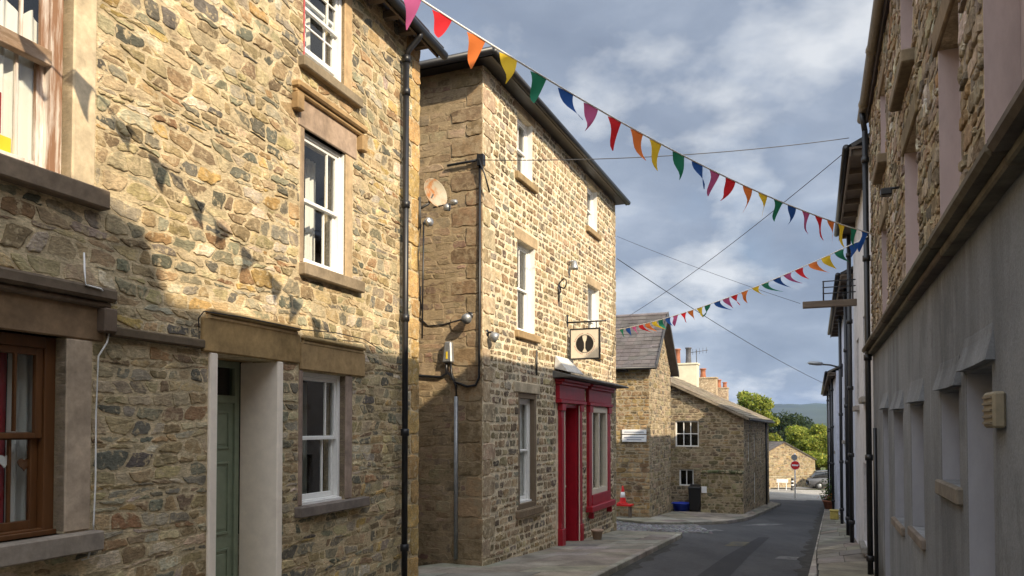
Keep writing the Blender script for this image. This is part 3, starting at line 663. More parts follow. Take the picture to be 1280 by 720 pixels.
# windows of house A
w = sash_window(FA, -7.1, -5.70, 3.45, 5.3, HA, 'weathered', .1, vb=(.86,), fw=.1, st=.06, railmat='weathered', label='large sash window with worn brown and white paint')
mb = MB(); FA.box(mb, -7.0, -5.8, 4.285, 4.4, -.16, -.085, None, .006); mb.build('meeting_rail', M['oldbeam'], w)
curtain(FA, -7.05, -5.74, 3.45, 4.66, -.24, w, M['curtain'], .03, .1, top=.09)
mb = MB(); FA.box(mb, -6.16, -6.02, 3.5, 3.68, -.215, -.2, None, .004); mb.build('card', M['yellow'], w); mb = MB(); FA.box(mb, -6.35, -6.1, 3.69, 3.98, -.215, -.2); mb.build('picture', M['redcloth'], w)
w = sash_window(FA, -7.1, -5.72, .82, 2.27, HA, 'brown', .1, vb=(.86,), fw=.085, st=.055, label='large brown stained sash window with hanging hearts')
curtain(FA, -5.93, -5.7, .85, 2.2, -.3, w, M['curtain'], .025, .08); curtain(FA, -7.0, -6.72, .85, 2.2, -.3, w, M['curtain'], .025, .08); curtain(FA, -6.12, -5.93, .85, 2.2, -.31, w, M['redcloth'], .025, .08)
for q_, z_, m_ in ((-6.04, 1.37, 'white'), (-5.89, 1.34, 'brown')):
    mb = MB(); pts = [(16*math.sin(t)**3, 13*math.cos(t)-5*math.cos(2*t)-2*math.cos(3*t)-math.cos(4*t)) for t in [i*2*math.pi/28 for i in range(28)]]
    fr = [FA.P(q_+a*.0032, z_+b*.0032, -.185) for a, b in pts]; bk = [FA.P(q_+a*.0032, z_+b*.0032, -.195) for a, b in pts]
    mb.add(fr+bk, [tuple(range(27, -1, -1)), tuple(range(28, 56))]+[(i, (i+1) % 28, 28+(i+1) % 28, 28+i) for i in range(28)]); mb.build('heart_ornament', M[m_], w)
w = sash_window(FA, -2.8, -1.96, 3.42, 4.93, HA, 'white', .06, fw=.045, lining=-.02, label='white sash window on the first floor')
curtain(FA, -2.2, -2.0, 3.5, 4.85, -.4, w, M['curtain'], .02, .08)
w = sash_window(FA, -2.82, -2.0, 5.70, 7.0, HA, 'white', .04, vb=(.74,), hb=(.5,), raise_=.13, label='white top floor sash window, slightly open')
curtain(FA, -2.6, -2.2, 6.0, 6.9, -.35, w, M['curtain'], .02, .09)
mb = MB(); FA.box(mb, -2.84, -2.80, 5.75, 7.0, -.05, .0); mb.build('red_edging', M['pinkpaint'], w)
w = sash_window(FA, -2.8, -1.94, .74, 2.23, HA, 'white', .07, label='white sash window on the ground floor')
curtain(FA, -2.75, -2.0, .8, 2.15, -.5, w, mat_cloth('grey_green_curtain', (.3, .31, .27), .2), .03, .16)
# door recess: cream painted reveals and front strips, sage door with fanlight
mb = MB(); d = .46
FA.box(mb, -3.262, -3.17, -1.0, 2.298, -d, .03, None, .012); FA.box(mb, -4.25, -4.148, -1.0, 2.298, -d, .03, None, .012); mb.build('door_surround', M['cream'], HA)
mb = MB(); FA.frame(mb, -4.148, -3.262, -.42, 2.3, -d-.08, -d+.0, .07); FA.box(mb, -4.08, -3.33, 1.86, 1.94, -d-.08, -d-.002, None, .006); dr = mb.build('door', M['green'], HA)
mb = MB(); FA.box(mb, -4.078, -3.332, -.36, 1.858, -d-.06, -d-.03); 
for (a, b) in ((-4.02, -3.74), (-3.67, -3.39)):
    for (c, e) in ((-.2, .35), (.5, 1.25), (1.38, 1.78)): FA.frame(mb, a, b, c, e, -d-.035, -d-.012, .025); FA.box(mb, a+.05, b-.05, c+.05, e-.05, -d-.035, -d-.02, None, .008)
mb.build('door_leaf', M['green'], dr)
mb = MB(); mb.lathe(FA.P(-4.03, .55, -d-.03), [(0, .02), (.03, .015), (.03, 0)], 12, FA.n); mb.build('door_handle', M['steel'], dr)
g = MB(); g.quad(FA.P(-4.08, 1.93, -d-.04), FA.P(-3.33, 1.93, -d-.04), FA.P(-3.33, 2.24, -d-.04), FA.P(-4.08, 2.24, -d-.04)); g.build('fanlight', M['glassdark'], dr); room(FA, -4.05, -3.35, 1.9, 2.2, -d-.1, dr, .8)
block(FA, HA, 'doorstep', -4.148, -3.262, -.62, -.42, -d-.05, .02, (.2, .18, .16))
# roof, gutter, downpipe
mb = MB(); z0 = 7.16; sl = math.radians(33); run = 3.9
roof_plane(mb, FA.P(-26, z0, .32), FA.a, -FA.n*math.cos(sl)+Vector((0, 0, math.sin(sl))), 26.1, run/math.cos(sl), cw=.5, rw=.35)
roof_plane(mb, FA.P(-26, z0, -2*run+.32), FA.a, FA.n*math.cos(sl)+Vector((0, 0, math.sin(sl))), 26.1, run/math.cos(sl), cw=.9, rw=.6)
mb.build('roof', M['slate'], HA)
mb = MB()
for i in range(60):
    q_ = -.2-i*.42; FA.box(mb, q_-.05, q_+.05, 7.05, 7.15, -.1, .24)
FA.box(mb, -26, .08, 7.02, 7.15, .24, .27); mb.build('rafter_ends', M['wood'], HA)
mb = MB(); mb.tube([FA.P(-26, 7.13, .33), FA.P(.16, 7.07, .33)], .06, 10); mb.build('gutter', M['black'], HA)
pq = -.6
pipe(HA, [FA.P(pq, 6.72, .1), FA.P(pq, -.5, .1)], .042, 'black'); mb = MB(); mb.tube([FA.P(pq, 7.07, .33), FA.P(pq, 6.98, .3), FA.P(pq, 6.82, .13), FA.P(pq, 6.7, .1)], .042, 10); mb.lathe(FA.P(pq, 6.72, .1), [(.045, -.06), (.062, -.055), (.062, .03), (.045, .035)], 10); mb.build('swan_neck', M['black'], HA)

# ================================================================== HOUSE B (middle)
HB = thing('coursed_stone_house', 'tall pale coursed stone house with a dark red shopfront, standing beyond the nearest house', 'house', FB.P(4, gz(1, 16)))
LB = 8.45; TB = 7.62
H_B = [(1.5, 2.28, 6.27, 7.42), (5.88, 6.72, 6.36, 7.42), (1.5, 2.4, 3.38, 5.05), (5.92, 6.85, 3.42, 5.0), (1.55, 2.5, .1, 2.25), (3.98, 5.02, -1.3, 2.1), (6.0, 7.45, -.1, 2.1)]
FULL_B = H_B+[(1.35, 2.45, 7.42, 7.6), (1.35, 2.5, 6.12, 6.27), (5.75, 6.9, 7.42, 7.6), (5.75, 6.98, 6.22, 6.36), (1.35, 2.6, 5.05, 5.28), (1.38, 2.55, 3.24, 3.38), (5.8, 7.0, 5.0, 5.22), (5.8, 7.05, 3.28, 3.42), (1.3, 2.62, 2.25, 2.45), (1.4, 2.65, -.04, .1),
  (3.6, 5.4, -1.3, 2.68), (5.75, 7.75, -.35, 2.68)]
mb = MB(); rB = random.Random(5); z = -1.2; k = 0; qB = []; qS = []
while z < TB-.05:
    h = rB.uniform(.24, .36); w = .5 if k % 2 else .3; ws = .3 if k % 2 else .58; zz = min(z+h, TB-.02)
    qB.append((0, w, z, zz)); qS.append((-ws, 0, z, zz)); z += h; k += 1
qE = [(LB-(.42 if i % 2 else .25), LB, c, d) for i, (a, b, c, d) in enumerate(qB)]
backing(mb, FB, 0, LB, -2, TB, H_B, STY['coursed']['mortar'], .3)
stones(mb, FB, 0, LB, -1.6, TB, FULL_B+qB+qE, 'coursed', rB)
for qs, cc in ((qB, (.4, .31, .2)), (qE, (.3, .23, .14))):
    for (a, b, c, d) in qs: put_stone(mb, FB, [(a+.004, c+.008), (b-.006, c+.008), (b-.006, d-.008), (a+.004, d-.008)], .016, vary(cc, .2, rB), rB, 16)
mb.build('front_wall', M['coursed'], HB)
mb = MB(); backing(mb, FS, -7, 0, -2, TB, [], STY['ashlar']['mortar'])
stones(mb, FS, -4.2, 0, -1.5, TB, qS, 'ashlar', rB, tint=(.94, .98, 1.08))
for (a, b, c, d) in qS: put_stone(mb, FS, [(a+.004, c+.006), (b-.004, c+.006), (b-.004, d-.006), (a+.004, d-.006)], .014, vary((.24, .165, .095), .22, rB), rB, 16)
pE = FB.P(LB, 0); FSe = Facade(pE.x, pE.y, -FB.n.x, -FB.n.y)
backing(mb, FSe, 0, 7, -2, TB, [], STY['ashlar']['mortar']); stones(mb, FSe, 0, 2.5, -1.6, TB, [], 'ashlar', rB)
mb.quad(FB.P(0, -2, -7), FB.P(LB, -2, -7), FB.P(LB, TB, -7), FB.P(0, TB, -7), STY['ashlar']['mortar'])
mb.build('flank_wall', M['ashlarwall'], HB)
for q0, q1, z0, z1, zl, ol in ((1.5, 2.28, 6.27, 7.42, 7.58, 1), (5.88, 6.72, 6.36, 7.42, 7.58, 1), (1.5, 2.4, 3.38, 5.05, 5.27, 1), (5.92, 6.85, 3.42, 5.0, 5.21, 1)):
    block(FB, HB, 'lintel', q0-.14, q1+.14, z1+.002, zl, -.2, .012, (.44, .33, .2)); block(FB, HB, 'window_sill', q0-.12, q1+.14, z0-.14, z0-.002, -.2, .08, (.34, .24, .13))
    w = sash_window(FB, q0, q1, z0, z1, HB, 'white', .11, vb=(.5,), fw=.055, st=.04, lining=-.004)
    curtain(FB, q0+.06, q0+.3, z0+.05, z1-.1, -.34, w, M['curtain'], .02, .1)
block(FB, HB, 'lintel', 1.32, 2.62, 2.252, 2.44, -.2, .03, (.46, .38, .27)); block(FB, HB, 'window_sill', 1.42, 2.65, -.035, .098, -.25, .09, (.2, .15, .1))
mb = MB(); FB.frame(mb, 1.55, 2.5, .1, 2.25, -.2, -.005, .1); mb.build('window_surround', mat_flat('brown_masonry_paint', (.17, .125, .08), .8, .1, 8), HB)
w = sash_window(FB, 1.65, 2.4, .2, 2.15, HB, 'white', .1, vb=(), fw=.06)
curtain(FB, 1.7, 2.36, .25, 2.1, -.24, w, M['curtain'], .015, .11)
# shopfront
SF = thing_part = bpy.data.objects.new('shopfront', None); C.objects.link(SF); SF.parent = HB; SF['_w'] = HB['_w']
mb = MB(); gd = gz(1.2, 16.2)
def pilaster(q0, q1, zb, zt):
    FB.box(mb, q0, q1, zb, zb+.5, -.05, .1, None, .012); FB.box(mb, q0+.02, q1-.02, zb+.5, zt-.16, -.05, .07, None, .008)
    FB.box(mb, q0+.05, q1-.05, zb+.6, zt-.3, .065, .082, None, .006); FB.box(mb, q0-.01, q1+.01, zt-.16, zt, -.05, .11, None, .014)
pilaster(3.74, 3.97, -1.0, 2.12); pilaster(5.03, 5.26, -1.05, 2.12)
FB.box(mb, 3.6, 5.4, 2.122, 2.2, -.05, .13, None, .012); FB.box(mb, 3.62, 5.38, 2.202, 2.5, -.05, .085, None, .008); FB.box(mb, 3.58, 5.42, 2.5, 2.56, -.05, .15, None, .014); FB.box(mb, 3.56, 5.44, 2.562, 2.62, -.05, .21, None, .014)
mb.build('door_case', M['red'], SF)
mb = MB(); FB.box(mb, 3.972, 4.0, -.95, 2.1, .058, .078); FB.box(mb, 5.0, 5.028, -.95, 2.1, .058, .078)
mb.build('door_beading', M['creamwood'], SF)
mb = MB(); FB.box(mb, 3.981, 4.03, -.95, 2.1, -.3, .018); FB.box(mb, 4.97, 5.019, -.95, 2.1, -.3, .018); FB.box(mb, 4.031, 4.969, 2.042, 2.1, -.3, .016); mb.build('door_lining', M['red'], SF)
mb = MB(); FB.box(mb, 4.032, 4.968, -.93, 2.04, -.28, -.23)
for (a, b) in ((4.1, 4.45), (4.55, 4.9)):
    for (c, e) in ((-.8, .1), (.28, 1.9)): FB.frame(mb, a, b, c, e, -.235, -.21, .03); FB.box(mb, a+.06, b-.06, c+.06, e-.06, -.235, -.218, None, .008)
mb.build('door_leaf', M['red'], SF)
mb = MB(); mb.tube([FB.P(4.12, .35, -.23), FB.P(4.12, .35, -.12), FB.P(4.16, .35, -.1), FB.P(4.45, .33, -.1)], .022, 8); mb.lathe(FB.P(4.47, .33, -.1), [(0, -.04), (.035, -.02), (.035, .02), (0, .04)], 10, FB.a); mb.build('door_handle', M['creamwood'], SF)
block(FB, HB, 'doorstep', 3.98, 5.02, -1.25, -.94, -.3, .02, (.24, .21, .18))
mb = MB(); pl = [(5.78, 6.02), (7.43, 7.68)]
for a, b in pl: FB.box(mb, a, b, -.22, 2.12, -.05, .065, None, .01); FB.box(mb, a-.012, b+.012, 1.96, 2.12, -.05, .1, None, .012)
FB.box(mb, 5.72, 7.74, 2.122, 2.2, -.05, .12, None, .012); FB.box(mb, 5.74, 7.72, 2.202, 2.5, -.05, .08, None, .008); FB.box(mb, 5.7, 7.76, 2.5, 2.56, -.05, .15, None, .012); FB.box(mb, 5.68, 7.78, 2.562, 2.62, -.05, .2, None, .012)
FB.box(mb, 5.7, 7.76, -.36, -.22, -.05, .17, None, .015); FB.box(mb, 6.02, 7.43, -.22, .02, -.05, .08, None, .008); FB.box(mb, 5.9, 5.98, -.52, -.361, -.02, .13, None, .01); FB.box(mb, 7.5, 7.58, -.52, -.361, -.02, .13, None, .01)
mb.build('shop_window_case', M['red'], SF)
mb = MB(); FB.frame(mb, 6.022, 7.428, .02, 2.1, -.08, .05, .13); FB.box(mb, 6.68, 6.75, .15, 1.97, -.06, .04, None, .006); mb.build('shop_window_sash', M['creamwood'], SF)
g = MB(); g.quad(FB.P(6.1, .1, -.03), FB.P(7.35, .1, -.03), FB.P(7.35, 2.0, -.03), FB.P(6.1, 2.0, -.03)); g.build('shop_window_pane', M['glass'], SF); room(FB, 6.1, 7.35, .1, 2, -.31, SF, 1.2)
curtain(FB, 6.1, 6.6, .15, 2.0, -.2, SF, M['curtain'], .02, .1)
# slate ledge over the shopfront and the white flank board above the door
mb = MB(); P = FB.P
for a, b in ((3.42, 5.52), (5.5, 8.28)):
    mb.hexa([P(a, 2.64, .4), P(b, 2.64, .4), P(b, 2.63, -.05), P(a, 2.63, -.05), P(a, 2.675, .4), P(b, 2.675, .4), P(b, 2.8, -.05), P(a, 2.8, -.05)], (.13, .125, .115), .01)
mb.build('slate_ledge', M['slate'], HB)
mb = MB(); mb.hexa([P(3.5, 2.75, .3), P(4.6, 2.75, .3), P(4.6, 2.83, .012), P(3.5, 2.83, .012), P(3.5, 2.765, .31), P(4.6, 2.765, .31), P(4.4, 3.1, .03), P(3.5, 3.1, .03)], None, .008); mb.build('lead_flashing', mat_flat('weathered_white_lead', (.58, .57, .54), .7, .2, 9), HB)
# hipped roof with gutter on front and flank
mb = MB(); ov = .3; zr = TB+.02
c = [FB.P(-ov, zr, ov), FB.P(LB+.1, zr, ov), FB.P(LB+.1, zr, -7-ov), FB.P(-ov, zr, -7-ov)]
r0, r1 = FB.P(3.8, zr+2.0, -3.5), FB.P(LB-3.8, zr+2.0, -3.5)
mb.add([*c, r0, r1], ((0, 1, 5, 4), (1, 2, 5), (2, 3, 4, 5), (3, 0, 4), (3, 2, 1, 0)), SLATE); mb.build('roof', M['slate'], HB)
mb = MB()
FB.box(mb, -ov, LB+.1, zr-.09, zr-.004, ov-.03, ov, (.02, .02, .02)); FB.box(mb, -ov, LB+.1, zr-.05, zr-.006, -.02, ov-.03); FS.box(mb, -7, ov-.031, zr-.09, zr-.004, ov-.03, ov, (.02, .02, .02)); FS.box(mb, -7, .0, zr-.05, zr-.006, 0, ov-.03)
mb.build('soffit_board', M['black'], HB)
mb = MB(); mb.tube([FB.P(-ov-.05, zr-.03, ov+.04), FB.P(LB+.1, zr-.03, ov+.04)], .062, 10); mb.tube([FS.P(-7, zr-.03, ov+.06), FS.P(ov+.05, zr-.03, ov+.06)], .062, 10); mb.build('gutter', M['black'], HB)
block(FS, HB, 'chimney', -5.3, -4.2, zr+.9, zr+2.6, -5.2, -4.3, (.3, .23, .14))

# ================================================================== HOUSE C1 and C2 (beyond)
C1 = (4.7, 26.0); FC = Facade(C1[0], C1[1], .929, -.37); FG = Facade(C1[0], C1[1], .37, .929)
HC = thing('gabled_cottage', 'stone cottage with a steep grey slate roof whose gable end faces the street', 'house', (C1[0], C1[1], gz(*C1)))
mb = MB(); rC = random.Random(3); mc = STY['cottage']['mortar']
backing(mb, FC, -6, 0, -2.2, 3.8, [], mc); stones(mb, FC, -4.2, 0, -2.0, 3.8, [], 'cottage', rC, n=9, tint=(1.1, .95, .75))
ap = 2.05; ez = 3.8; az = 5.7; sl = (az-ez)/ap
cg = [(-sl, 1, ez), (sl, 1, ez+sl*2*ap)]
backing(mb, FG, 0, 4.1, -2.2, 5.8, [], mc, clips=cg); stones(mb, FG, 0, 4.1, -2.0, 5.8, [], 'cottage', rC, clips=cg, n=9)
mb.quad(FC.P(-6, -2.2, -4.1), FC.P(0, -2.2, -4.1), FC.P(0, 3.8, -4.1), FC.P(-6, 3.8, -4.1), mc)
mb.build('wall', M['cottagewall'], HC)
mb = MB(); a_ = math.atan(sl); S_ = (ap+.22)/math.cos(a_)
roof_plane(mb, FC.P(-6, ez-.22*sl, .22)+Vector((0, 0, .07)), FC.a, -FC.n*math.cos(a_)+Vector((0, 0, math.sin(a_))), 6.3, S_, var=.14, col=(.1, .088, .084), cw=.3, rw=.22)
roof_plane(mb, FC.P(-6, ez-.22*sl, -2*ap-.22)+Vector((0, 0, .07)), FC.a, FC.n*math.cos(a_)+Vector((0, 0, math.sin(a_))), 6.3, S_, var=.14, col=(.1, .088, .084), cw=.6, rw=.4)
mb.tube([FC.P(-6, az+.09, -ap), FC.P(.31, az+.09, -ap)], .07, 6, (.11, .1, .11))
mb.build('roof', M['slate'], HC)
mb = MB()
for sgn in (1, -1):
    p0 = FG.P(ap-sgn*(ap+.22), ez-.22*sl, .28); p1 = FG.P(ap, az, .28); o_ = FG.n*.03; dz = Vector((0, 0, .17))
    mb.hexa([p0, p0+o_, p1+o_, p1, p0+dz, p0+o_+dz, p1+o_+dz, p1+dz])
    for t in (.35, .75):
        q0 = p0.lerp(p1, t); mb.hexa([q0+FG.n*-.3, q0, q0+FG.a*.1, q0+FG.a*.1+FG.n*-.3, q0+FG.n*-.3+dz*.7, q0+dz*.7, q0+FG.a*.1+dz*.7, q0+FG.a*.1+FG.n*-.3+dz*.7])
mb.build('bargeboard', M['grey_iron'], HC)
mb = MB(); mb.tube([FC.P(-6, ez-.12, .27), FC.P(.28, ez-.16, .27)], .05, 8); mb.build('gutter', M['black'], HC)

C2 = (9.2, 30.2); FR = Facade(C2[0], C2[1], .391, .92); FW = Facade(C2[0], C2[1], .92, -.391)
HD = thing('low_cottage', 'low rubble cottage with two white windows in its gable and a cream chimney', 'house', (C2[0], C2[1], gz(*C2)))
W0 = 4.4; re = 2.0; rz = 4.1; sl2 = (rz-re)/W0; LR = 12.3
cg2 = [(sl2, 1, re)]
casW = []
mb = MB(); 
x0, zt = FW.hit(844, 526); x1, zb = FW.hit(873.5, 558.5); y0, zt2 = FW.hit(849, 586.5); y1, zb2 = FW.hit(867, 607.5)
hW = [(x0, x1, zb, zt), (y0, y1, zb2, zt2)]
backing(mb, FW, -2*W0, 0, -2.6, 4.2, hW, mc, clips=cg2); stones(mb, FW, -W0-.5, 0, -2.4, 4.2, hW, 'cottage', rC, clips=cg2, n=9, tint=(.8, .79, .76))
hR = [(1.6, 2.4, .2, 1.35), (4.2, 5.0, .2, 1.3), (4.1, 5.0, -1.8, -.4), (7.4, 8.2, -.1, 1.1)]
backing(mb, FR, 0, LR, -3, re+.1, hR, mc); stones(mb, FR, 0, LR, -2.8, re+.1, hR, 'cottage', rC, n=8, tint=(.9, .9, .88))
mb.build('wall', M['cottagewall'], HD)
casement(FW, *hW[0], HD, nv=2, nh=1); casement(FW, *hW[1], HD, nv=1, nh=0)
for h in hR: casement(FR, *h, HD, nv=1, nh=0)
mb = MB(); a_ = math.atan(sl2); STONE = (.23, .19, .135)
roof_plane(mb, FR.P(-.25, re-.25*sl2+.12, .25), FR.a, -FR.n*math.cos(a_)+Vector((0, 0, math.sin(a_))), LR+.25, (W0+.25)/math.cos(a_), col=STONE, cw=.45, rw=.32, thick=.1)
roof_plane(mb, FR.P(-.25, re-.25*sl2+.12, -2*W0-.25), FR.a, FR.n*math.cos(a_)+Vector((0, 0, math.sin(a_))), LR+.25, (W0+.25)/math.cos(a_), col=STONE, cw=.9, rw=.6, thick=.1)
mb.build('roof', M['slate'], HD)
mb = MB(); mb.tube([FR.P(-.3, re-.08, .3), FR.P(LR, re-.1, .3)], .055, 8); mb.build('gutter', M['grey_iron'], HD)
pipe(HD, [FR.P(9.2, re-.1, .12), FR.P(9.2, -2.4, .12)], .05, 'black', col=False)
def chimney(house, c, w, d, z0, z1, mat, pots, name='chimney', col=(.3, .23, .14)):
    F = Facade(c.x, c.y, FW.a.x, FW.a.y); mb = MB(); F.box(mb, -w/2, w/2, z0, z1-.1, -d/2, d/2, col, .01); F.box(mb, -w/2-.05, w/2+.05, z1-.1, z1, -d/2-.05, d/2+.05, col, .015)
    ch = mb.build(name, M[mat], house)
    for q_, h, m_, rr in pots:
        mb = MB(); mb.lathe(F.P(q_, z1, 0), [(rr*.9, 0), (rr, .04), (rr*.85, h*.5), (rr*.88, h-.08), (rr*1.1, h-.06), (rr*1.1, h), (rr*.7, h)], 12); mb.build('chimney_pot', M[m_], ch)
    return ch
ch = chimney(HD, FR.P(12.0, 0, -W0), 1.35, .7, 3.4, 5.25, 'rendercream', [(-.45, .85, 'terracotta', .16), (.15, .9, 'potgrey', .17)])
mb = MB(); p = FR.P(12.0, 5.25, -W0)+FW.a*.6; mb.tube([p, p+Vector((0, 0, .75))], .02, 6); mb.tube([p+Vector((-.35, .1, .6)), p+Vector((.6, -.2, .72))], .015, 5)
for k in range(5): mb.tube([p+Vector((-.2+k*.18, .06-k*.05, .48+k*.02)), p+Vector((-.2+k*.18, .06-k*.05, .8+k*.02))], .01, 5)
tag(mb.build('television_aerial', M['grey_iron']), 'small grey television aerial on the cream chimney of the far cottage', 'aerial')
HE = thing('rear_cottage', 'farther stone cottage behind the low cottage, its tan roof carrying orange chimney pots', 'house', FR.P(14, gz(14, 42), -2))
mb = MB(); sb = -1.5
backing(mb, FR.offset(0, sb), LR, 27, -3.4, re+.1, [], mc); stones(mb, FR.offset(0, sb), LR, 27, -3, re+.1, [], 'cottage', rC, n=8)
Fe = FR.offset(27, sb); Fe2 = Facade(Fe.o.x, Fe.o.y, -FR.n.x, -FR.n.y); backing(mb, Fe2, 0, 8, -3.4, 4.1, [], mc, clips=[(-sl2, 1, re+.3-sl2*1.2), (sl2, 1, re+.3+sl2*6)])
mb.build('wall', M['cottagewall'], HE)
mb = MB(); roof_plane(mb, FR.P(LR+.02, re-.25*sl2+.35, .25+sb), FR.a, -FR.n*math.cos(a_)+Vector((0, 0, math.sin(a_))), 14.8, 4.4, col=(.34, .27, .18), cw=.45, rw=.32, thick=.1)
roof_plane(mb, FR.P(LR+.02, re-.25*sl2+.35, -2*W0-.25), FR.a, FR.n*math.cos(a_)+Vector((0, 0, math.sin(a_))), 14.8, 4.0, col=(.3, .24, .16), cw=.9, rw=.6, thick=.1)
mb.build('roof', M['slate'], HE)
chimney(HE, FR.P(20, 0, -W0), 1.2, .75, 3.2, 4.95, 'coursed', [(-.3, .6, 'terracotta', .2)], col=(.34, .26, .17)); chimney(HE, FR.P(26.6, 0, -W0), .95, .7, 3.2, 4.6, 'coursed', [(-.2, .6, 'terracotta', .2), (.25, .4, 'terracotta', .16)], col=(.3, .22, .15))
# low wall with ivy in front of the cottage gable
r0 = FW.P(0, 0, .8); FLw = Facade(r0.x, r0.y, FW.a.x, FW.a.y)
wl, _ = FLw.hit(876, 620); mb = MB(); zt = FLw.hit(900, 592)[1]
backing(mb, FLw, wl, .05, -2.5, zt, [], mc); stones(mb, FLw, wl, .05, -2.4, zt, [], 'cottage', rC, n=9, tint=(.78, .82, .72))
e_ = FLw.P(.05, 0); Fl2 = Facade(e_.x, e_.y, FR.a.x, FR.a.y); backing(mb, Fl2, 0, .8, -2.5, zt, [], mc); stones(mb, Fl2, 0, .8, -2.4, zt, [], 'cottage', rC, n=9)
e_ = FLw.P(wl, 0); Fl3 = Facade(e_.x-FW.n.x*.8, e_.y-FW.n.y*.8, FW.n.x, FW.n.y); backing(mb, Fl3, 0, .8, -2.5, zt, [], mc)
mb.quad(FLw.P(wl, zt), FLw.P(.05, zt), FLw.P(.05, zt, -.8), FLw.P(wl, zt, -.8), (.1, .1, .06))
for i in range(7): q_ = wl+(.05-wl)*i/7; FLw.box(mb, q_, q_+(.05-wl)/7-.02, zt+.003, zt+rC.uniform(.07, .14), -.8, .05, vary((.13, .135, .07), .3, rC), .025)
tag(mb.build('yard_wall', M['cottagewall']), 'low mossy rubble yard wall projecting below the gable of the low cottage', 'wall')
def leaves(mb, n, fn, size, cols, r):
    for _ in range(n):
        p = fn(); a = Vector((r.gauss(0, 1), r.gauss(0, 1), r.gauss(0, 1)+.6)).normalized(); u = a.orthogonal().normalized(); w = a.cross(u); th = r.uniform(0, 6.3)
        u, w = u*math.cos(th)+w*math.sin(th), w*math.cos(th)-u*math.sin(th); s_ = size*r.uniform(.6, 1.3); c = vary(r.choice(cols), .3, r)
        mb.add([p-u*s_, p+w*s_*.45-a*s_*.1, p+u*s_, p-w*s_*.45-a*s_*.1], ((0, 1, 2, 3),), c)

# ================================================================== RIGHT SIDE
HR = thing('rendered_warehouse', 'near right building, rough stone above and grey render below with blocked windows', 'building', FD.P(7, gz(3, 6)))
TDz = 6.85
lo = [(3.5, 4.55, .5, 1.8), (5.3, 6.25, .6, 1.83), (7.3, 8.1, 1.2, 1.87), (8.37, 9.15, -1, 1.95), (10.6, 11.6, .5, 1.9), (13, 14, -1, 1.95), (1.9, 2.7, -1.2, 1.85)]
up = [(9.1, 10.25, 2.96, 4.55), (7.45, 8.35, 2.96, 4.5), (5.1, 6.15, 2.96, 4.5), (2.1, 2.95, 2.96, 4.4), (12.2, 13.4, 2.96, 4.5)]
up2 = [(4.9, 5.95, 5.2, 6.35), (7.4, 8.35, 5.2, 6.35), (9.2, 10.2, 5.2, 6.35), (2.2, 3.0, 5.2, 6.3), (12.2, 13.2, 5.2, 6.3)]
mb = MB(); rD = random.Random(21)
backing(mb, FD, 0, 26, -2, 2.8, lo, (.5, .5, .5), .2)
for i, h in enumerate(lo):   # flared render drips over each opening
    a, b, c, d = h; P = FD.P
    prof = [(.0, -.01), (.0, .05), (.05, .036), (.1, .021), (.15, .009), (.2, .002), (.23, -.004)]; vs = []; fs = []
    for z_, o_ in prof:
        ins = .05*z_/.23; ts = (0, .001, .3, .7, .999, 1); n_ = 6
        for k, t in enumerate(ts): vs.append(FD.P(a-.09+ins+(b-a+.18-2*ins)*t, d+.02+z_+.006*math.sin(t*4+i), o_ if 0 < k < 5 else -.01))
    for r_ in range(len(prof)-1):
        for k in range(n_-1): fs.append((r_*n_+k, r_*n_+k+1, (r_+1)*n_+k+1, (r_+1)*n_+k))
    mb.add(vs, fs, (.5, .5, .5), False)
mb.build('rendered_wall', M['plaster'], HR)
mb = MB(); backing(mb, FD, 0, 26, 2.8, TDz, up+up2, STY['rough']['mortar'], .2)
full = up+up2+[(a-.12, b+.12, d, d+.22) for a, b, c, d in up+up2]+[(a-.1, b+.1, c-.14, c) for a, b, c, d in up2]
stones(mb, FD, 0, 12.6, 2.85, TDz, full, 'rough', rD, tint=(.84, .82, .8))
mb.build('stone_wall', M['warestone'], HR)
for i, (a, b, c, d) in enumerate(up+up2):
    block(FD, HR, 'lintel', a-.12, b+.12, d+.003, d+.21, -.2, .03, (.2, .15, .09))
    if i >= len(up): block(FD, HR, 'window_sill', a-.1, b+.1, c-.13, c-.002, -.2, .12, (.2, .16, .11))
    mb = MB(); e = -.17; FD.box(mb, a+.001, b-.001, c+.001, d-.001, -.25, e, None, 0); FD.box(mb, a+.001, a+.014, c+.002, d-.002, e+.001, .006); FD.box(mb, b-.014, b-.001, c+.002, d-.002, e+.001, .006); mb.build('blocked_window', M['pink'], HR)
for i, (a, b, c, d) in enumerate(lo):
    if i == 2:
        w = sash_window(FD, a+.25, b-.001, c, d, HR, 'wood', .14, vb=(.5,), fw=.04, glass='glassdark'); mb = MB(); FD.box(mb, a+.001, a+.249, c+.001, d-.001, -.25, -.12); FD.box(mb, a+.001, a+.013, c+.001, d-.001, -.119, -.004); mb.build('blocked_window', M['lilac'], HR); block(FD, HR, 'window_sill', a-.08, b+.1, c-.12, c-.002, -.15, .04, (.17, .15, .125))
    else:
        mb = MB(); FD.box(mb, a+.001, b-.001, c+.001, d-.001, -.26, -.17); FD.box(mb, a+.001, a+.012, c+.001, d-.001, -.168, -.004); FD.box(mb, b-.012, b-.001, c+.001, d-.001, -.168, -.004)
        mb.build('blocked_doorway' if c < 0 else 'blocked_window', M['lilac'], HR)
        if c > 0: block(FD, HR, 'window_sill', a-.06, b+.06, c-.1, c-.002, -.15, .04, (.22, .19, .155))
mb = MB()
for i in range(13): FD.box(mb, i*2, i*2+1.995, 2.8, 2.86, -.05, .09, vary((.14, .125, .1), .2, rD), .012); FD.box(mb, i*2, i*2+1.995, 2.86, 2.94, -.05, .17, vary((.15, .13, .1), .2, rD), .025)
mb.build('string_course', M['dressed'], HR)
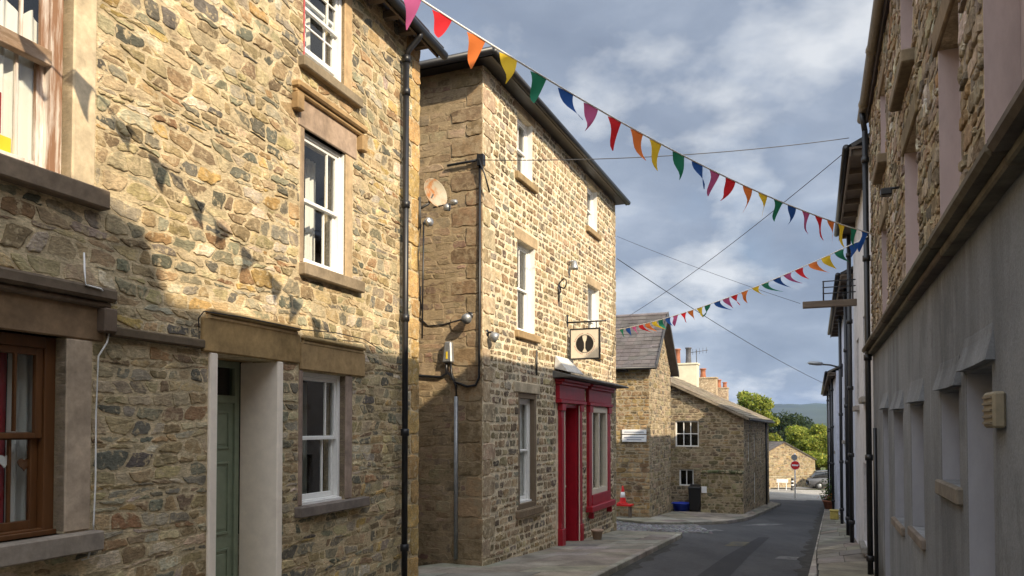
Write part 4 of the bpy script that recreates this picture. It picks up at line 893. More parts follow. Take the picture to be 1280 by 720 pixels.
# roof: lower at the far end, a taller range behind the viewpoint with a chimney
mb = MB(); sl = rad(28); cs, sn = math.cos(sl), math.sin(sl); P = FD.P
roof_plane(mb, P(-.1, TDz-.02, .08), FD.a, -FD.n*cs+Vector((0, 0, sn)), 15.0, 3.8, cw=.6, rw=.4); roof_plane(mb, P(-.1, TDz-.02, -6.5), FD.a, FD.n*cs+Vector((0, 0, sn)), 15.0, 3.8, cw=.9, rw=.6)
mb.build('roof', M['slate'], HR)
mb = MB(); mb.tube([P(-.1, TDz+.0, .13), P(26, TDz+.0, .13)], .065, 10)
for i in range(14): mb.lathe(P(i*1.9+.6, TDz, .13), [(.066, -.05), (.078, -.045), (.078, .045), (.066, .05)], 10, FD.a)
mb.build('gutter', mat_flat('tan_painted_gutter', (.2, .16, .11), .6, .2, 8), HR)
mb = MB(); FD.box(mb, 14.95, 26, TDz+.07, TDz+1.15, -6, 0, STY['rough']['mortar']); mb.build('upper_range', M['rubble'], HR)
mb = MB(); roof_plane(mb, P(14.9, TDz+1.16, .22), FD.a, -FD.n*cs+Vector((0, 0, sn)), 11.2, 3.8, cw=.9, rw=.6); roof_plane(mb, P(14.9, TDz+1.16, -6.5), FD.a, FD.n*cs+Vector((0, 0, sn)), 11.2, 3.8, cw=.9, rw=.6); mb.build('upper_roof', M['slate'], HR)
mb = MB(); FD.box(mb, 15.3, 16.1, TDz+.6, TDz+2.0, -.9, -.1, (.3, .23, .14), .015); mb.build('chimney', M['coursed'], HR)
mb = MB(); mb.quad(P(0, -2, 0), P(0, -2, -6.5), P(0, TDz, -6.5), P(0, TDz, 0)); mb.quad(P(26, -2, 0), P(26, TDz+1, 0), P(26, TDz+1, -6.5), P(26, -2, -6.5)); mb.quad(P(0, -2, -6.4), P(26, -2, -6.4), P(26, TDz+1, -6.4), P(0, TDz+1, -6.4)); mb.build('rear_wall', M['plaster'], HR)
pipe(HR, [P(.35, TDz-.35, .1), P(.42, -1.0, .1)], .045, 'black'); mb = MB(); mb.tube([P(.35, TDz-.02, .14), P(.35, TDz-.15, .13), P(.35, TDz-.36, .1)], .045, 10); mb.build('swan_neck', M['black'], HR)
pipe(HR, [P(1.15, 1.6, .06), P(1.15, -.8, .06)], .03, 'black', name='drainpipe', col=False)

def street_house(F, q0, q1, top, over, mat, name, label, wins, pipes, r, rowcol=(.09, .085, .085)):
    h = thing(name, label, 'house', F.P((q0+q1)/2, gz(*F.P((q0+q1)/2, 0).to_2d())))
    mb = MB(); backing(mb, F, q0, q1, -3.6, top, wins, (.5, .5, .5), .18)
    P = F.P
    mb.quad(P(q0, -3.6, -6.5), P(q0, -3.6, 0), P(q0, top, 0), P(q0, top, -6.5)); mb.quad(P(q1, -3.6, 0), P(q1, -3.6, -6.5), P(q1, top, -6.5), P(q1, top, 0)); mb.quad(P(q0, -3.6, -6.4), P(q1, -3.6, -6.4), P(q1, top, -6.4), P(q0, top, -6.4))
    mb.build('wall', M[mat], h)
    for w in wins: sash_window(F, *w, h, 'wood', .1, vb=(.5,), fw=.06, glass='glassdark'); block(F, h, 'window_sill', w[0]-.08, w[1]+.08, w[2]-.12, w[2]-.002, -.1, .1, (.3, .28, .26))
    mb = MB(); roof_plane(mb, P(q0, top-.02, over), F.a, -F.n*cs+Vector((0, 0, sn)), q1-q0, 3.8, cw=.6, rw=.4, col=rowcol); roof_plane(mb, P(q0, top-.02, -6.5), F.a, F.n*cs+Vector((0, 0, sn)), q1-q0, 3.8, cw=.9, rw=.6, col=rowcol); mb.build('roof', M['slate'], h)
    mb = MB(); n = int((q1-q0)/1.0)
    for i in range(n+1): x = q0+.1+(q1-q0-.2)*i/n; F.box(mb, x-.05, x+.05, top-.2, top-.1, -.05, over-.02)
    F.box(mb, q0, q1, top-.1, top-.06, 0, over-.01); F.box(mb, q0, q1, top-.22, top-.06, over-.01, over+.02); mb.build('eaves_board', M['wood'], h)
    mb = MB(); mb.tube([P(q0-.02, top-.06, over+.07), P(q1-.02, top-.06, over+.07)], .06, 10); mb.build('gutter', M['black'], h)
    for (q_, zt_, rr) in pipes:
        pipe(h, [P(q_, zt_, .12), P(q_, gz(*P(q_, 0).to_2d()), .12)], rr, 'black')
    return h
rE = random.Random(9)
street_house(FD, -6.3, -.02, 6.45, .3, 'whitewash', 'whitewashed_house', 'white roughcast house just past the black downpipe on the right', [(-2.6, -1.7, 2.2, 3.8), (-3.1, -2.2, -.7, .9), (-5.2, -4.3, 2.1, 3.6)], [(-5.7, 6.2, .05)], rE)
street_house(FD, -19, -6.33, 5.45, .28, 'bluewash', 'whitewashed_house', 'bluish white house farther along the right pavement carrying the street lamp', [(-9.5, -8.6, 1.6, 3.0), (-9.6, -8.6, -1.1, .4), (-14, -13, 1.2, 2.6), (-17, -16.2, -1.4, 0)], [(-8.0, 5.6, .05), (-13, 5.6, .05)], rE)
street_house(FD.offset(0, .1), -40, -19.03, 3.9, .3, 'bluewash', 'whitewashed_house', 'lowest and farthest house of the right-hand row, nearest the no entry sign', [(-23, -22, .6, 1.8), (-29, -28, .3, 1.5), (-35, -34, 0, 1.2)], [(-21, 3.7, .05), (-26, 3.7, .05), (-33, 3.7, .05)], rE, (.13, .11, .09))
# ================================================================== small things
# hoist beam with rail on the white house
w0 = 17.2; t_ = (w0-12.7)/.929; bq = -t_
HBm = thing('hoist_beam', 'weathered timber hoist beam with a railed iron frame jutting from the white house', 'beam', FD.P(bq, 4.4))
mb = MB(); FD.box(mb, bq-.08, bq+.08, 4.38, 4.53, 0, 1.15, None, .012); mb.build('timber_beam', M['wood'], HBm)
mb = MB()
for o_ in (.08, .7): mb.tube([FD.P(bq, 4.54, o_), FD.P(bq, 4.98, o_)], .018, 6)
for z_ in (4.98, 4.84, 4.7): mb.tube([FD.P(bq, z_, .02), FD.P(bq, z_, .72)], .014, 6)
mb.build('rail_frame', M['black'], HBm)
# wall street lamp on the bluish house
lp = FD.P(-14.3, 3.65)
SL = thing('street_lamp', 'grey street lamp on a short arm fixed to the bluish white house', 'street lamp', lp)
mb = MB(); mb.tube([lp+FD.n*.02, lp+FD.n*.4+Vector((0, 0, .12)), lp+FD.n*.75+Vector((0, 0, .16))], .028, 8); FD.box(mb, -14.38, -14.22, 3.35, 3.8, 0, .12, None, .01); mb.build('bracket', M['grey_iron'], SL)
mb = MB(); mb.lathe(lp+FD.n*.62+Vector((0, 0, .16)), [(0, 0), (.09, .03), (.12, .2), (.1, .45), (0, .52)], 12, FD.n+Vector((0, 0, .12)), sq=.6); mb.build('lantern', M['greymetal'], SL)
# box with slatted cover on the grey render, small black light above
ax_ = FD.hit(1232, 490); AB = thing('wall_box', 'small cream ventilator box fixed to the grey render beside a blocked doorway', 'wall box', FD.P(9.2, 1.62))
mb = MB(); FD.box(mb, 9.23, 9.48, 1.6, 1.79, 0, .06, None, .012); mb.build('case', mat_flat('aged_cream_metal', (.25, .215, .15), .7, .25, 10), AB)
mb = MB()
for i in range(5): FD.box(mb, 9.255, 9.455, 1.62+i*.034, 1.632+i*.034, .06, .07)
mb.build('grille', mat_flat('tan_grille', (.17, .14, .095), .6, .1, 8), AB)
FLt = thing('wall_light', 'small black floodlight on the rough stone above the grey render', 'light', FD.P(4.56, 4.25))
mb = MB(); mb.tube([FD.P(4.56, 4.3, 0), FD.P(4.56, 4.3, .1)], .015, 6); FD.box(mb, 4.5, 4.62, 4.22, 4.3, .08, .2, None, .012); mb.build('lamp_head', M['black'], FLt)
# hanging sign on house B
sq_, sz_ = 4.35, 3.92
SG = thing('hanging_sign', 'square cream sign with a dark round goblet emblem hanging from an iron bar', 'sign', FB.P(sq_, 3.2))
mb = MB(); mb.tube([FB.P(sq_, 3.88, 0), FB.P(sq_, 3.88, .86)], .018, 8); FB.box(mb, sq_-.04, sq_+.04, 3.8, 4.05, 0, .02)
mb.lathe(FB.P(sq_, 3.88, .86), [(0, -.03), (.03, 0), (0, .03)], 8, FB.n)
for o_ in (.16, .66): mb.tube([FB.P(sq_, 3.88, o_), FB.P(sq_, 3.73, o_)], .01, 6)
mb.build('bracket', M['black'], SG)
FSg = Facade(FB.P(sq_, 0).x, FB.P(sq_, 0).y, FB.n.x, FB.n.y)   # sign plane facing the camera, s = distance from wall
s0, s1, z0, z1 = .1, .72, 3.1, 3.71
mb = MB(); FSg.box(mb, s0, s1, z0, z1, -.02, .02); mb.build('board', M['creamwood'], SG)
mb = MB(); FSg.frame(mb, s0-.03, s1+.03, z0-.03, z1+.03, -.03, .03, .03); mb.build('board_frame', M['black'], SG)
cxs, czs = (s0+s1)/2, (z0+z1)/2
def sign_poly(mb, pts, side, col=None):
    o1 = .0225*side; f1 = [FSg.P(a, b, o1) for a, b in pts]; mb.add(f1, (tuple(range(len(pts))) if side > 0 else tuple(range(len(pts)-1, -1, -1)),), col)
def gob(t):   # half width of the goblet at height t in -1..1
    if t > .3: return .05-.03*max(0, .7-t)*1.6
    if t > -.55: return .013+.012*max(0, t)*3
    return .013+.05*(-.55-t)/.45
mb = MB(); Rr = .185
for side in (1, -1):
    for sg in (1, -1):
        n = 24; L1 = []; L2 = []
        for i in range(n+1):
            t = -1+2*i/n; zz = czs+t*Rr; xo = math.sqrt(max(0, 1-t*t))*Rr; xi = min(xo, gob(t)); L1.append((cxs+sg*xi, zz)); L2.append((cxs+sg*xo, zz))
        for i in range(n):
            q4 = [L1[i], L2[i], L2[i+1], L1[i+1]]
            if sg < 0: q4 = q4[::-1]
            sign_poly(mb, q4, side)
for side in (1, -1):
    for i in range(40):
        a0 = 2*math.pi*i/40; a1 = a0+2*math.pi/40
        sign_poly(mb, [(cxs+.187*math.cos(a0), czs+.187*math.sin(a0)), (cxs+.197*math.cos(a0), czs+.197*math.sin(a0)), (cxs+.197*math.cos(a1), czs+.197*math.sin(a1)), (cxs+.187*math.cos(a1), czs+.187*math.sin(a1))], side)
mb.build('emblem', M['signblack'], SG)
mb = MB()
for side in (1, -1):
    for i in range(40):
        if i % 10 in (0, 9): continue
        a0 = 2*math.pi*i/40; a1 = a0+.09
        sign_poly(mb, [(cxs+.215*math.cos(a0), czs+.215*math.sin(a0)), (cxs+.236*math.cos(a0), czs+.236*math.sin(a0)), (cxs+.236*math.cos(a1), czs+.236*math.sin(a1)), (cxs+.215*math.cos(a1), czs+.215*math.sin(a1))], side)
mb.build('border_ring', mat_flat('faded_red_lettering', (.45, .25, .2), .6, .1, 5), SG)
# little fittings on the front of B
WL = thing('wall_light', 'small grey lamp high on the front of the coursed stone house', 'light', FB.P(4.44, 5.2)); mb = MB(); mb.tube([FB.P(4.44, 5.2, 0), FB.P(4.44, 5.25, .12)], .015, 6); mb.lathe(FB.P(4.44, 5.05, .14), [(0, .2), (.05, .18), (.09, .03), (.09, 0), (0, .02)], 12); mb.build('lamp_head', M['greymetal'], WL)
WB = thing('wall_bracket', 'small black scrolled iron bracket between the windows of the coursed stone house', 'bracket', FB.P(3.75, 4.5)); mb = MB(); mb.tube([FB.P(3.75, 4.25, .03), FB.P(3.75, 4.62, .03)], .018, 6)
mb.tube([FB.P(3.75+.0, 4.62-.1*k*.0+.1*math.sin(k*.5), .03+.16*math.sin(k*.26)) for k in range(12)], .015, 6); mb.tube([FB.P(3.75+.08*math.cos(k*.5), 4.5+.08*math.sin(k*.5), .04) for k in range(13)], .014, 6); mb.build('iron_scroll', M['black'], WB)
mb = MB(); mb.tube([FB.P(2.42, 3.1, .03), FB.P(2.42, 2.62, .03)], .02, 6); tag(mb.build('cable_conduit', M['grey_iron']), 'short dark conduit running down the front wall above the lower window', 'conduit')
def bulb(name, label, F, q_, z_, o_, mat='greymetal'):
    t = thing(name, label, 'light', F.P(q_, z_)); mb = MB(); mb.tube([F.P(q_, z_+.06, 0), F.P(q_, z_+.06, o_*.7)], .02, 6); mb.lathe(F.P(q_, z_+.05, 0), [(0, 0), (.06, .0), (.06, .02), (0, .025)], 12, F.n); mb.build('mount', M['black'], t)
    mb = MB(); mb.lathe(F.P(q_, z_, o_-.06), [(0, -.04), (.06, -.03), (.085, .04), (.08, .1), (0, .11)], 14, F.n*.8+F.a*.35+Vector((0, 0, -.45))); mb.build('lamp_head', M[mat], t); return t
bulb('security_light', 'round grey security light on the flank wall above the insulated cable box', FS, -.22, 3.4, .2); bulb('security_light', 'round grey security light near the corner on the sunny front of the coursed house', FB, .16, 3.12, .16)
# cable box with conduit on the flank of B
CB = thing('cable_box', 'tapered grey electricity cable box with a yellow sticker on the flank wall', 'cable box', FS.P(-.58, 2.66))
mb = MB(); P = FS.P
mb.hexa([P(-.68, 2.68, .13), P(-.5, 2.68, .13), P(-.5, 2.68, .01), P(-.68, 2.68, .01), P(-.645, 3.03, .11), P(-.525, 3.03, .11), P(-.525, 3.03, .01), P(-.645, 3.03, .01)], None, .02); mb.build('case', M['greymetal'], CB)
mb = MB(); FS.box(mb, -.605, -.575, 2.74, 2.86, .126, .131); mb.build('sticker', M['yellow'], CB)
mb = MB(); mb.tube([P(-.55, 2.68, .07), P(-.54, 2.5, .05), P(-.46, 2.3, .05), P(-.45, 2.1, .05)], .022, 8); mb.tube([P(-.62, 2.68, .07), P(-.64, 2.5, .05), P(-.75, 2.45, .04), P(-1.4, 2.5, .04)], .022, 8)
mb.tube([P(-.6, 2.52, .05), P(-.48, 2.36, .05), P(-.25, 2.28, .05), P(-.1, 2.3, .05), P(-.04, 2.42, .05), P(-.03, 3.4, .04), P(-.03, 5.9, .04)], .02, 8); mb.build('cable', M['black'], CB)
mb = MB(); mb.tube([P(-.455, 2.12, .05), P(-.455, -.55, .05)], .034, 10); mb.build('conduit', M['greymetal'], CB)
mb = MB(); mb.tube([P(-1.2, 3.5, .02), P(-1.0, 3.32, .02), P(-.7, 3.33, .02), P(-.25, 3.42, .03)], .01, 6); mb.tube([P(-1.15, 4.0, .02), P(-1.15, 3.5, .02)], .01, 6); tag(mb.build('light_cable', M['black']), 'thin dark cable feeding the security light on the flank wall', 'cable')
# iron bracket and bar near top of corner
IB = thing('wire_bracket', 'black iron wire bracket projecting near the upper corner of the flank wall', 'bracket', P(-.3, 5.95)); mb = MB(); mb.tube([P(-.62, 5.98, .06), P(.04, 6.0, .06)], .022, 8); FS.box(mb, -.06, .05, 5.9, 6.08, 0, .1); mb.tube([P(-.02, 6.0, .1), P(.1, 5.7, .12), P(.14, 5.45, .04)], .014, 6); mb.build('iron_bar', M['black'], IB)
# satellite dish on the corner of house A
base = FAe.P(.05, 0); dp = FA.P(.12, 4.85, .22)
DI = thing('satellite_dish', 'rust stained satellite dish on an arm at the corner of the nearest house', 'satellite dish', FA.P(.02, 4.8, .05))
tgt = Vector((.72, -.66, .2)).normalized(); dc = FA.P(.14, 5.05, .2)
mb = MB(); prof = [(0, -.055), (.08, -.05), (.16, -.028), (.215, .0), (.222, .005), (.222, -.008), (.16, -.038), (.0, -.066)]
mb.lathe(dc, prof, 28, tgt, sq=1.0); 
M['dish'] = mat_flat('stained_enamel', (.36, .31, .22), .55, .15, 9, col2=(.34, .13, .03), thr=(.45, .55)); mb.build('reflector', M['dish'], DI)
mb = MB(); mb.tube([FA.P(-.03, 4.78, .02), FA.P(.02, 4.86, .14), dc-tgt*.07], .02, 8); mb.tube([FA.P(-.04, 4.5, .03), FA.P(-.04, 4.95, .03)], .022, 8); mb.tube([dc-tgt*.05-Vector((0, 0, .2)), dc+tgt*.22-Vector((0, 0, .24))+Vector((.1, 0, 0))], .012, 6); mb.build('arm', M['grey_iron'], DI)
mb = MB(); mb.lathe(dc+tgt*.22-Vector((-.12, 0, .23)), [(0, -.06), (.035, -.05), (.045, .04), (.03, .06), (0, .06)], 12, -tgt+Vector((.2, 0, .3))); mb.lathe(dc+tgt*.1-Vector((-.1, 0, .26)), [(0, -.05), (.05, -.04), (.055, .04), (0, .05)], 12); mb.build('receiver', M['greymetal'], DI)
mb = MB(); mb.lathe(FA.P(.06, 4.6, .12), [(0, -.05), (.06, -.03), (.07, .03), (.05, .06), (0, .06)], 12, tgt); tag(mb.build('outside_light', M['steel']), 'small silver floodlight just below the satellite dish', 'light')
mb = MB(); mb.tube([FA.P(-.05, 4.55, .06), FA.P(-.1, 4.1, .04), FA.P(-.06, 3.6, .04), FA.P(.02, 3.3, .04)], .008, 6); mb.tube([FA.P(.03, 4.6, .06), FA.P(.03, 2.9, .04)], .012, 6); tag(mb.build('dish_cable', M['black']), 'thin black cables hanging from the satellite dish down the house corner', 'cable')
# pale telephone wire on house A, and black wire along the hood moulds
def apt(px, py, o=.03): a, b = FA.hit(px, py, o); return FA.P(a, b, o)
mb = MB(); mb.tube([apt(105, 316), apt(106, 340, .1), apt(107, 356, .13), apt(126, 361, .13), apt(135, 372, .06), apt(136, 384), apt(132, 394), apt(137, 414), apt(134, 428, .05), apt(123, 445), apt(120, 520), apt(119.5, 600), apt(117, 655), apt(117, 672), apt(110, 698, .05), apt(102, 700, .03)], .007, 6)
tag(mb.build('telephone_cable', M['white']), 'thin white telephone cable running down the wall beside the brown window', 'cable')
mb = MB(); mb.tube([apt(245, 432), apt(249, 424), apt(248, 398), apt(255, 389, .1), apt(300, 396, .1), apt(350, 406, .1), apt(378, 412, .09), apt(420, 416, .09), apt(455, 424, .05), apt(480, 440)], .006, 6)
tag(mb.build('wall_wire', M['black']), 'thin black wire following the hood mould above the green door', 'cable')

# overhead wires
def wire(label, p0, p1, sag, r=.006):
    p0, p1 = Vector(p0), Vector(p1); mb = MB(); mb.tube([p0.lerp(p1, i/24)-Vector((0, 0, sag*4*(i/24)*(1-i/24))) for i in range(25)], r, 6)
    return tag(mb.build('overhead_wire', M['black']), label, 'wire', 'wires strung across the street')
wire('overhead wire from the iron bracket at the house corner across to the white house eaves', P(.03, 5.98, .08), FD.P(-.6, 6.75, .3), .12, .007)
wire('overhead wire slanting from the white house eaves down towards the slate roofed cottage', FD.P(-.8, 6.62, .3), (3.9, 25.5, 5.35), .15, .007)
wire('overhead wire from the far corner of the tall house down to the last right-hand house', FB.P(LB, 6.12, .05), FD.P(-27.5, 3.8, .35), .2, .01)
wire('faint overhead wire from the far corner of the tall house to the hoist beam', FB.P(LB, 6.72, .05), FD.P(bq, 4.5, 1.2), .05, .005)

# ------------------------------------------------------------------ bunting
def pennant(p, d, parent, mat, r, w=.24, h=.32, blow=0.0):
    """one curled triangular flag hanging from point p along string direction d"""
    mb = MB(); nrm = Vector((-d.y, d.x, 0)).normalized(); n = 7; vs = []; fs = []
    b1 = r.uniform(-.22, .22)+blow*r.uniform(.3, 1.3); tw = r.uniform(-1.1, 1.1)+blow*r.uniform(-2, 3); drift = r.uniform(-.12, .12)+blow*r.uniform(-.3, .8)
    for j in range(n+1):
        v = j/n; half = w/2*(1-v)+.004
        for i in range(5):
            u = (i/4-.5)*2*half; a = tw*v*v
            off = b1*v*v*h*1.2+.05*math.sin(v*3.5+u*16+b1*30)*v
            vs.append(p+d*(u*math.cos(a)+drift*v*v)+nrm*(u*math.sin(a)+off)+Vector((0, 0, -v*h*(1-.25*abs(b1)))))
    for j in range(n):
        for i in range(4): fs.append((j*5+i, j*5+i+1, j*5+6+i, j*5+5+i))
    mb.add(vs, fs, None, True); return mb.build('pennant', mat, parent)
def quadfit(pts):
    (a, A_), (b, B_), (c, C_) = pts
    return lambda x: A_*(x-b)*(x-c)/((a-b)*(a-c))+B_*(x-a)*(x-c)/((b-a)*(b-c))+C_*(x-a)*(x-b)/((c-a)*(c-b))
def bunting(label, F, q0, q1, zf, spacing, k0, phase, r, blow=lambda q: 0, w=.24, h=.32, skip=()):
    b = thing('bunting', label, 'bunting', F.P(q0, zf(q0)), 'bunting strung across the street')
    n = int((q1-q0)/.2); mb = MB(); mb.tube([F.P(q0+(q1-q0)*i/n, zf(q0+(q1-q0)*i/n)) for i in range(n+1)], .008, 6); mb.build('cord', M['white'], b)
    k = k0
    while True:
        q_ = k*spacing+r.uniform(-.025, .025)
        if q_ > q1-.05: break
        if q_ > q0+.05 and k not in skip: pennant(F.P(q_, zf(q_)-.004), F.a, b, BM[(k+phase) % 6], r, w, h, blow(q_))
        k += 1
    return b
P0 = Vector((-.771, 5.63)); P1 = Vector((5.15, 10.75)); dd = P1-P0; FB1 = Facade(P0.x, P0.y, dd.x, dd.y); LB1 = dd.length
z1f = quadfit([(FB1.hit(533, 4)), FB1.hit(830, 182), FB1.hit(1086, 291)])
rb = random.Random(4)
# where the cord reaches the wall of house A
ta = (FA.o-Vector((P0.x, P0.y, 0))).dot(FA.n)/FB1.a.dot(FA.n)
bunting('long rainbow bunting crossing the sky from the near left house to the right downpipe', FB1, ta, LB1, z1f, .327, -14, 0, rb, lambda q: .0 if q < 3 else .35*min(1, (q-3)/5), .19, .275)
P1 = FD.P(.45, 0, .08).to_2d()
P2 = FB.P(LB, 0, .02).to_2d(); dd = P1-P2; FB2 = Facade(P2.x, P2.y, dd.x, dd.y); L2 = dd.length
z2f = quadfit([FB2.hit(773, 412), FB2.hit(923, 367), FB2.hit(1076, 300)])
bunting('smaller looking rainbow bunting rising from the tall house corner to the right downpipe', FB2, 0, L2, z2f, L2/27, 0, 3, rb, lambda q: .38, .22, .24)
# ------------------------------------------------------------------ street things by the cottages
SB = thing('notice_board', 'white two panel notice board on the side wall of the slate roofed cottage', 'sign', FC.P(-1, 1.2))
a0, b1 = FC.hit(777.5, 537, .05); a1, b0 = FC.hit(808, 552.5, .05); bm = (b0+b1)/2+.04
mb = MB(); FC.box(mb, a0, a1, b0, bm-.015, .02, .06, None, .008); FC.box(mb, a0, a1, bm+.015, b1, .02, .06, None, .008); mb.build('panel', M['signwhite'], SB)
mb = MB()
for zz, f0, f1 in ((bm+.09, .1, .9), (bm-.1, .08, .92), (bm-.17, .2, .8)): FC.box(mb, a0+(a1-a0)*f0, a0+(a1-a0)*f1, zz-.018, zz+.012, .06, .063)
mb.build('lettering', M['signgrey'], SB)
bx = FC.hit(777, 463, .1); WF = thing('wall_light', 'dark flat floodlight tucked under the eaves of the slate roofed cottage', 'light', FC.P(*bx)); mb = MB(); FC.box(mb, bx[0]-.16, bx[0]+.22, bx[1]-.06, bx[1]+.08, 0, .22, None, .02); mb.build('lamp_head', M['black'], WF)
def cone(label, x, y, s_, base='orange', h0=0):
    z_ = gz(x, y)+h0; t = thing('traffic_cone', label, 'traffic cone', (x, y, z_)); mb = MB(); mb.box(x-.2*s_, x+.2*s_, y-.2*s_, y+.2*s_, z_, z_+.05*s_, None, .012); mb.lathe((x, y, z_+.05*s_), [(.15*s_, 0), (.11*s_, .22*s_)], 16); mb.lathe((x, y, z_+.05*s_), [(.075*s_, .45*s_), (.035*s_, .7*s_), (.03*s_, .71*s_), (0, .71*s_)], 16); mb.build('cone_body', M[base], t)
    mb = MB(); mb.lathe((x, y, z_+.05*s_), [(.11*s_, .22*s_), (.113*s_, .222*s_), (.079*s_, .449*s_), (.075*s_, .45*s_)], 16); mb.build('reflective_band', M['signwhite'], t); return t
cx_ = FC.P(-.85, 0, .45); gr = gz(cx_.x, cx_.y)
BN = thing('bench', 'small red bench against the side wall of the slate roofed cottage', 'bench', (cx_.x, cx_.y, gr)); mb = MB(); Fb = Facade(cx_.x, cx_.y, FC.a.x, FC.a.y)
Fb.box(mb, -.36, .36, gr+.38, gr+.45, -.18, .18, None, .012); mb.build('seat', M['signred'], BN)
for s_ in (-.3, .24):
    mb = MB(); Fb.box(mb, s_, s_+.06, gr-.1, gr+.379, -.15, .15, None, .006); mb.build('leg', M['wood'], BN)
cone('red and white traffic cone standing on the red bench', cx_.x+.02, cx_.y, .8, 'signred', .452)
tb = Vector(ghit(852, 635.2)); gb = gz(*tb); TB_ = thing('plastic_tub', 'blue plastic tub with handles on the ground beside the black wheeled bin', 'tub', (tb.x, tb.y, gb)); 
pw = FW.P(FW.hit(852, 628, .5)[0], 0, .5); gb = gz(pw.x, pw.y); TB_.location = (pw.x, pw.y, gb); TB_['_w'] = (pw.x, pw.y, gb)
mb = MB(); mb.lathe((pw.x, pw.y, gb), [(0, .01), (.3, .01), (.37, .3), (.4, .3), (.4, .33), (.36, .33), (.29, .05), (0, .05)], 24); mb.build('tub_body', M['bluepl'], TB_)
mb = MB()
for s_ in (1, -1): mb.tube([FW.P(FW.hit(852, 628, .5)[0]+s_*(.38+.07*math.sin(k*math.pi/6)), gb+.29, .5+.1*math.cos(k*math.pi/6)) for k in range(7)], .015, 6)
mb.build('handle', M['bluepl'], TB_)
bqn = FW.hit(869.5, 622, .6)[0]; pw = FW.P(bqn, 0, .6); gb = gz(pw.x, pw.y); Fbn = Facade(pw.x, pw.y, FW.a.x, FW.a.y)
WBN = thing('wheeled_bin', 'black wheeled bin standing against the low yard wall', 'bin', (pw.x, pw.y, gb))
mb = MB(); Pn = Fbn.P; mb.hexa([Pn(-.2, gb+.05, .2), Pn(.2, gb+.05, .2), Pn(.2, gb+.05, -.22), Pn(-.2, gb+.05, -.22), Pn(-.25, gb+.95, .27), Pn(.25, gb+.95, .27), Pn(.25, gb+.95, -.27), Pn(-.25, gb+.95, -.27)], None, .02); mb.build('bin_body', M['black'], WBN)
mb = MB(); mb.hexa([Pn(-.27, gb+.952, .3), Pn(.27, gb+.952, .3), Pn(.27, gb+.952, -.3), Pn(-.27, gb+.952, -.3), Pn(-.25, gb+1.0, .26), Pn(.25, gb+1.0, .26), Pn(.25, gb+1.07, -.28), Pn(-.25, gb+1.07, -.28)], None, .015); mb.build('lid', M['black'], WBN)
for s_ in (-.23, .23):
    mb = MB(); mb.lathe(Pn(s_, gb+.1, -.2), [(0, -.03), (.1, -.03), (.1, .03), (0, .03)], 14, Fbn.a); mb.build('wheel', M['tyre'], WBN)
sq2 = FLw.hit(877, 612)[0]; mb = MB(); FLw.box(mb, sq2, sq2+.2, FLw.hit(877, 616)[1], FLw.hit(877, 608)[1], .02, .045, None, .006); tag(mb.build('house_sign', M['signwhite']), 'tiny white plaque on the yard wall beside the bin', 'sign')
mb = MB(); FB.box(mb, 5.55, 5.75, -1.15, -.9, .12, .3, None, .02); 
fp = FB.P(5.62, gz(2.2, 17.6), .3); FP = thing('flower_pot', 'small pale flower pot on the pavement beside the red door', 'flower pot', fp); mb = MB(); mb.lathe(fp, [(0, .01), (.09, .01), (.13, .2), (.145, .2), (.145, .24), (.12, .24), (.1, .19), (0, .18)], 16); mb.build('pot', mat_flat('pale_terracotta', (.42, .3, .22), .8, .15, 8), FP)

# ------------------------------------------------------------------ far junction
ne = Vector(ghit(994, 622)); gN = gz(*ne)
NE = thing('no_entry_sign', 'round red no entry sign on a white pole at the end of the street', 'road sign', (ne.x, ne.y, gN))
mb = MB(); mb.tube([(ne.x, ne.y, gN-.1), (ne.x, ne.y, gN+2.95)], .045, 10); mb.build('pole', M['signwhite'], NE)
cz = at(993.7, 581.5, ne.y).z; Fn = Facade(ne.x, ne.y-.06, .9, -.35)
def disc(mb, F, q_, z_, o_, R_, t=.012, n=28):
    a = [F.P(q_+R_*math.cos(2*math.pi*i/n), z_+R_*math.sin(2*math.pi*i/n), o_) for i in range(n)]; b = [p-F.n*t for p in a]
    mb.add(a+b, [tuple(range(n)), tuple(range(2*n-1, n-1, -1))]+[(i, n+i, n+(i+1) % n, (i+1) % n) for i in range(n)])
mb = MB(); disc(mb, Fn, 0, cz, .02, .3); mb.build('rim', M['signwhite'], NE); mb = MB(); disc(mb, Fn, 0, cz, .03, .275, .008); mb.build('disc', M['signred'], NE)
mb = MB(); Fn.box(mb, -.2, .2, cz-.05, cz+.05, .031, .036); mb.build('bar', M['signwhite'], NE)
mb = MB(); disc(mb, Fn, -.05, cz+.52, .02, .2); mb.build('upper_plate', M['greymetal'], NE)
np_ = at(978, 608, 59); gN = gz(np_.x, np_.y); Fp = Facade(np_.x, np_.y, .93, -.37); NP = thing('name_plate', 'white street name plate on two short legs in front of the low wall', 'sign', (np_.x, np_.y, gN))
mb = MB(); Fp.box(mb, -.42, .42, gN+.5, gN+.78, -.02, .02, None, .006); mb.build('plate', M['signwhite'], NP)
for s_ in (-.32, .26):
    mb = MB(); Fp.box(mb, s_, s_+.06, gN-.1, gN+.5, -.03, .01); mb.build('leg', M['signwhite'], NP)
bp = at(990.5, 612, 58); gN = gz(bp.x, bp.y); BO = thing('bollard', 'black bollard with white bands beside the no entry sign', 'bollard', (bp.x, bp.y, gN)); mb = MB(); mb.lathe((bp.x, bp.y, gN), [(.13, 0), (.13, .06), (.1, .1), (.09, .8), (.11, .84), (.1, .9), (0, .93)], 14); mb.build('post', M['black'], BO)
mb = MB()
for z_ in (.35, .62): mb.lathe((bp.x, bp.y, gN), [(.1, z_), (.103, z_), (.101, z_+.1), (.096, z_+.1)], 14)
mb.build('bands', M['signwhite'], BO)
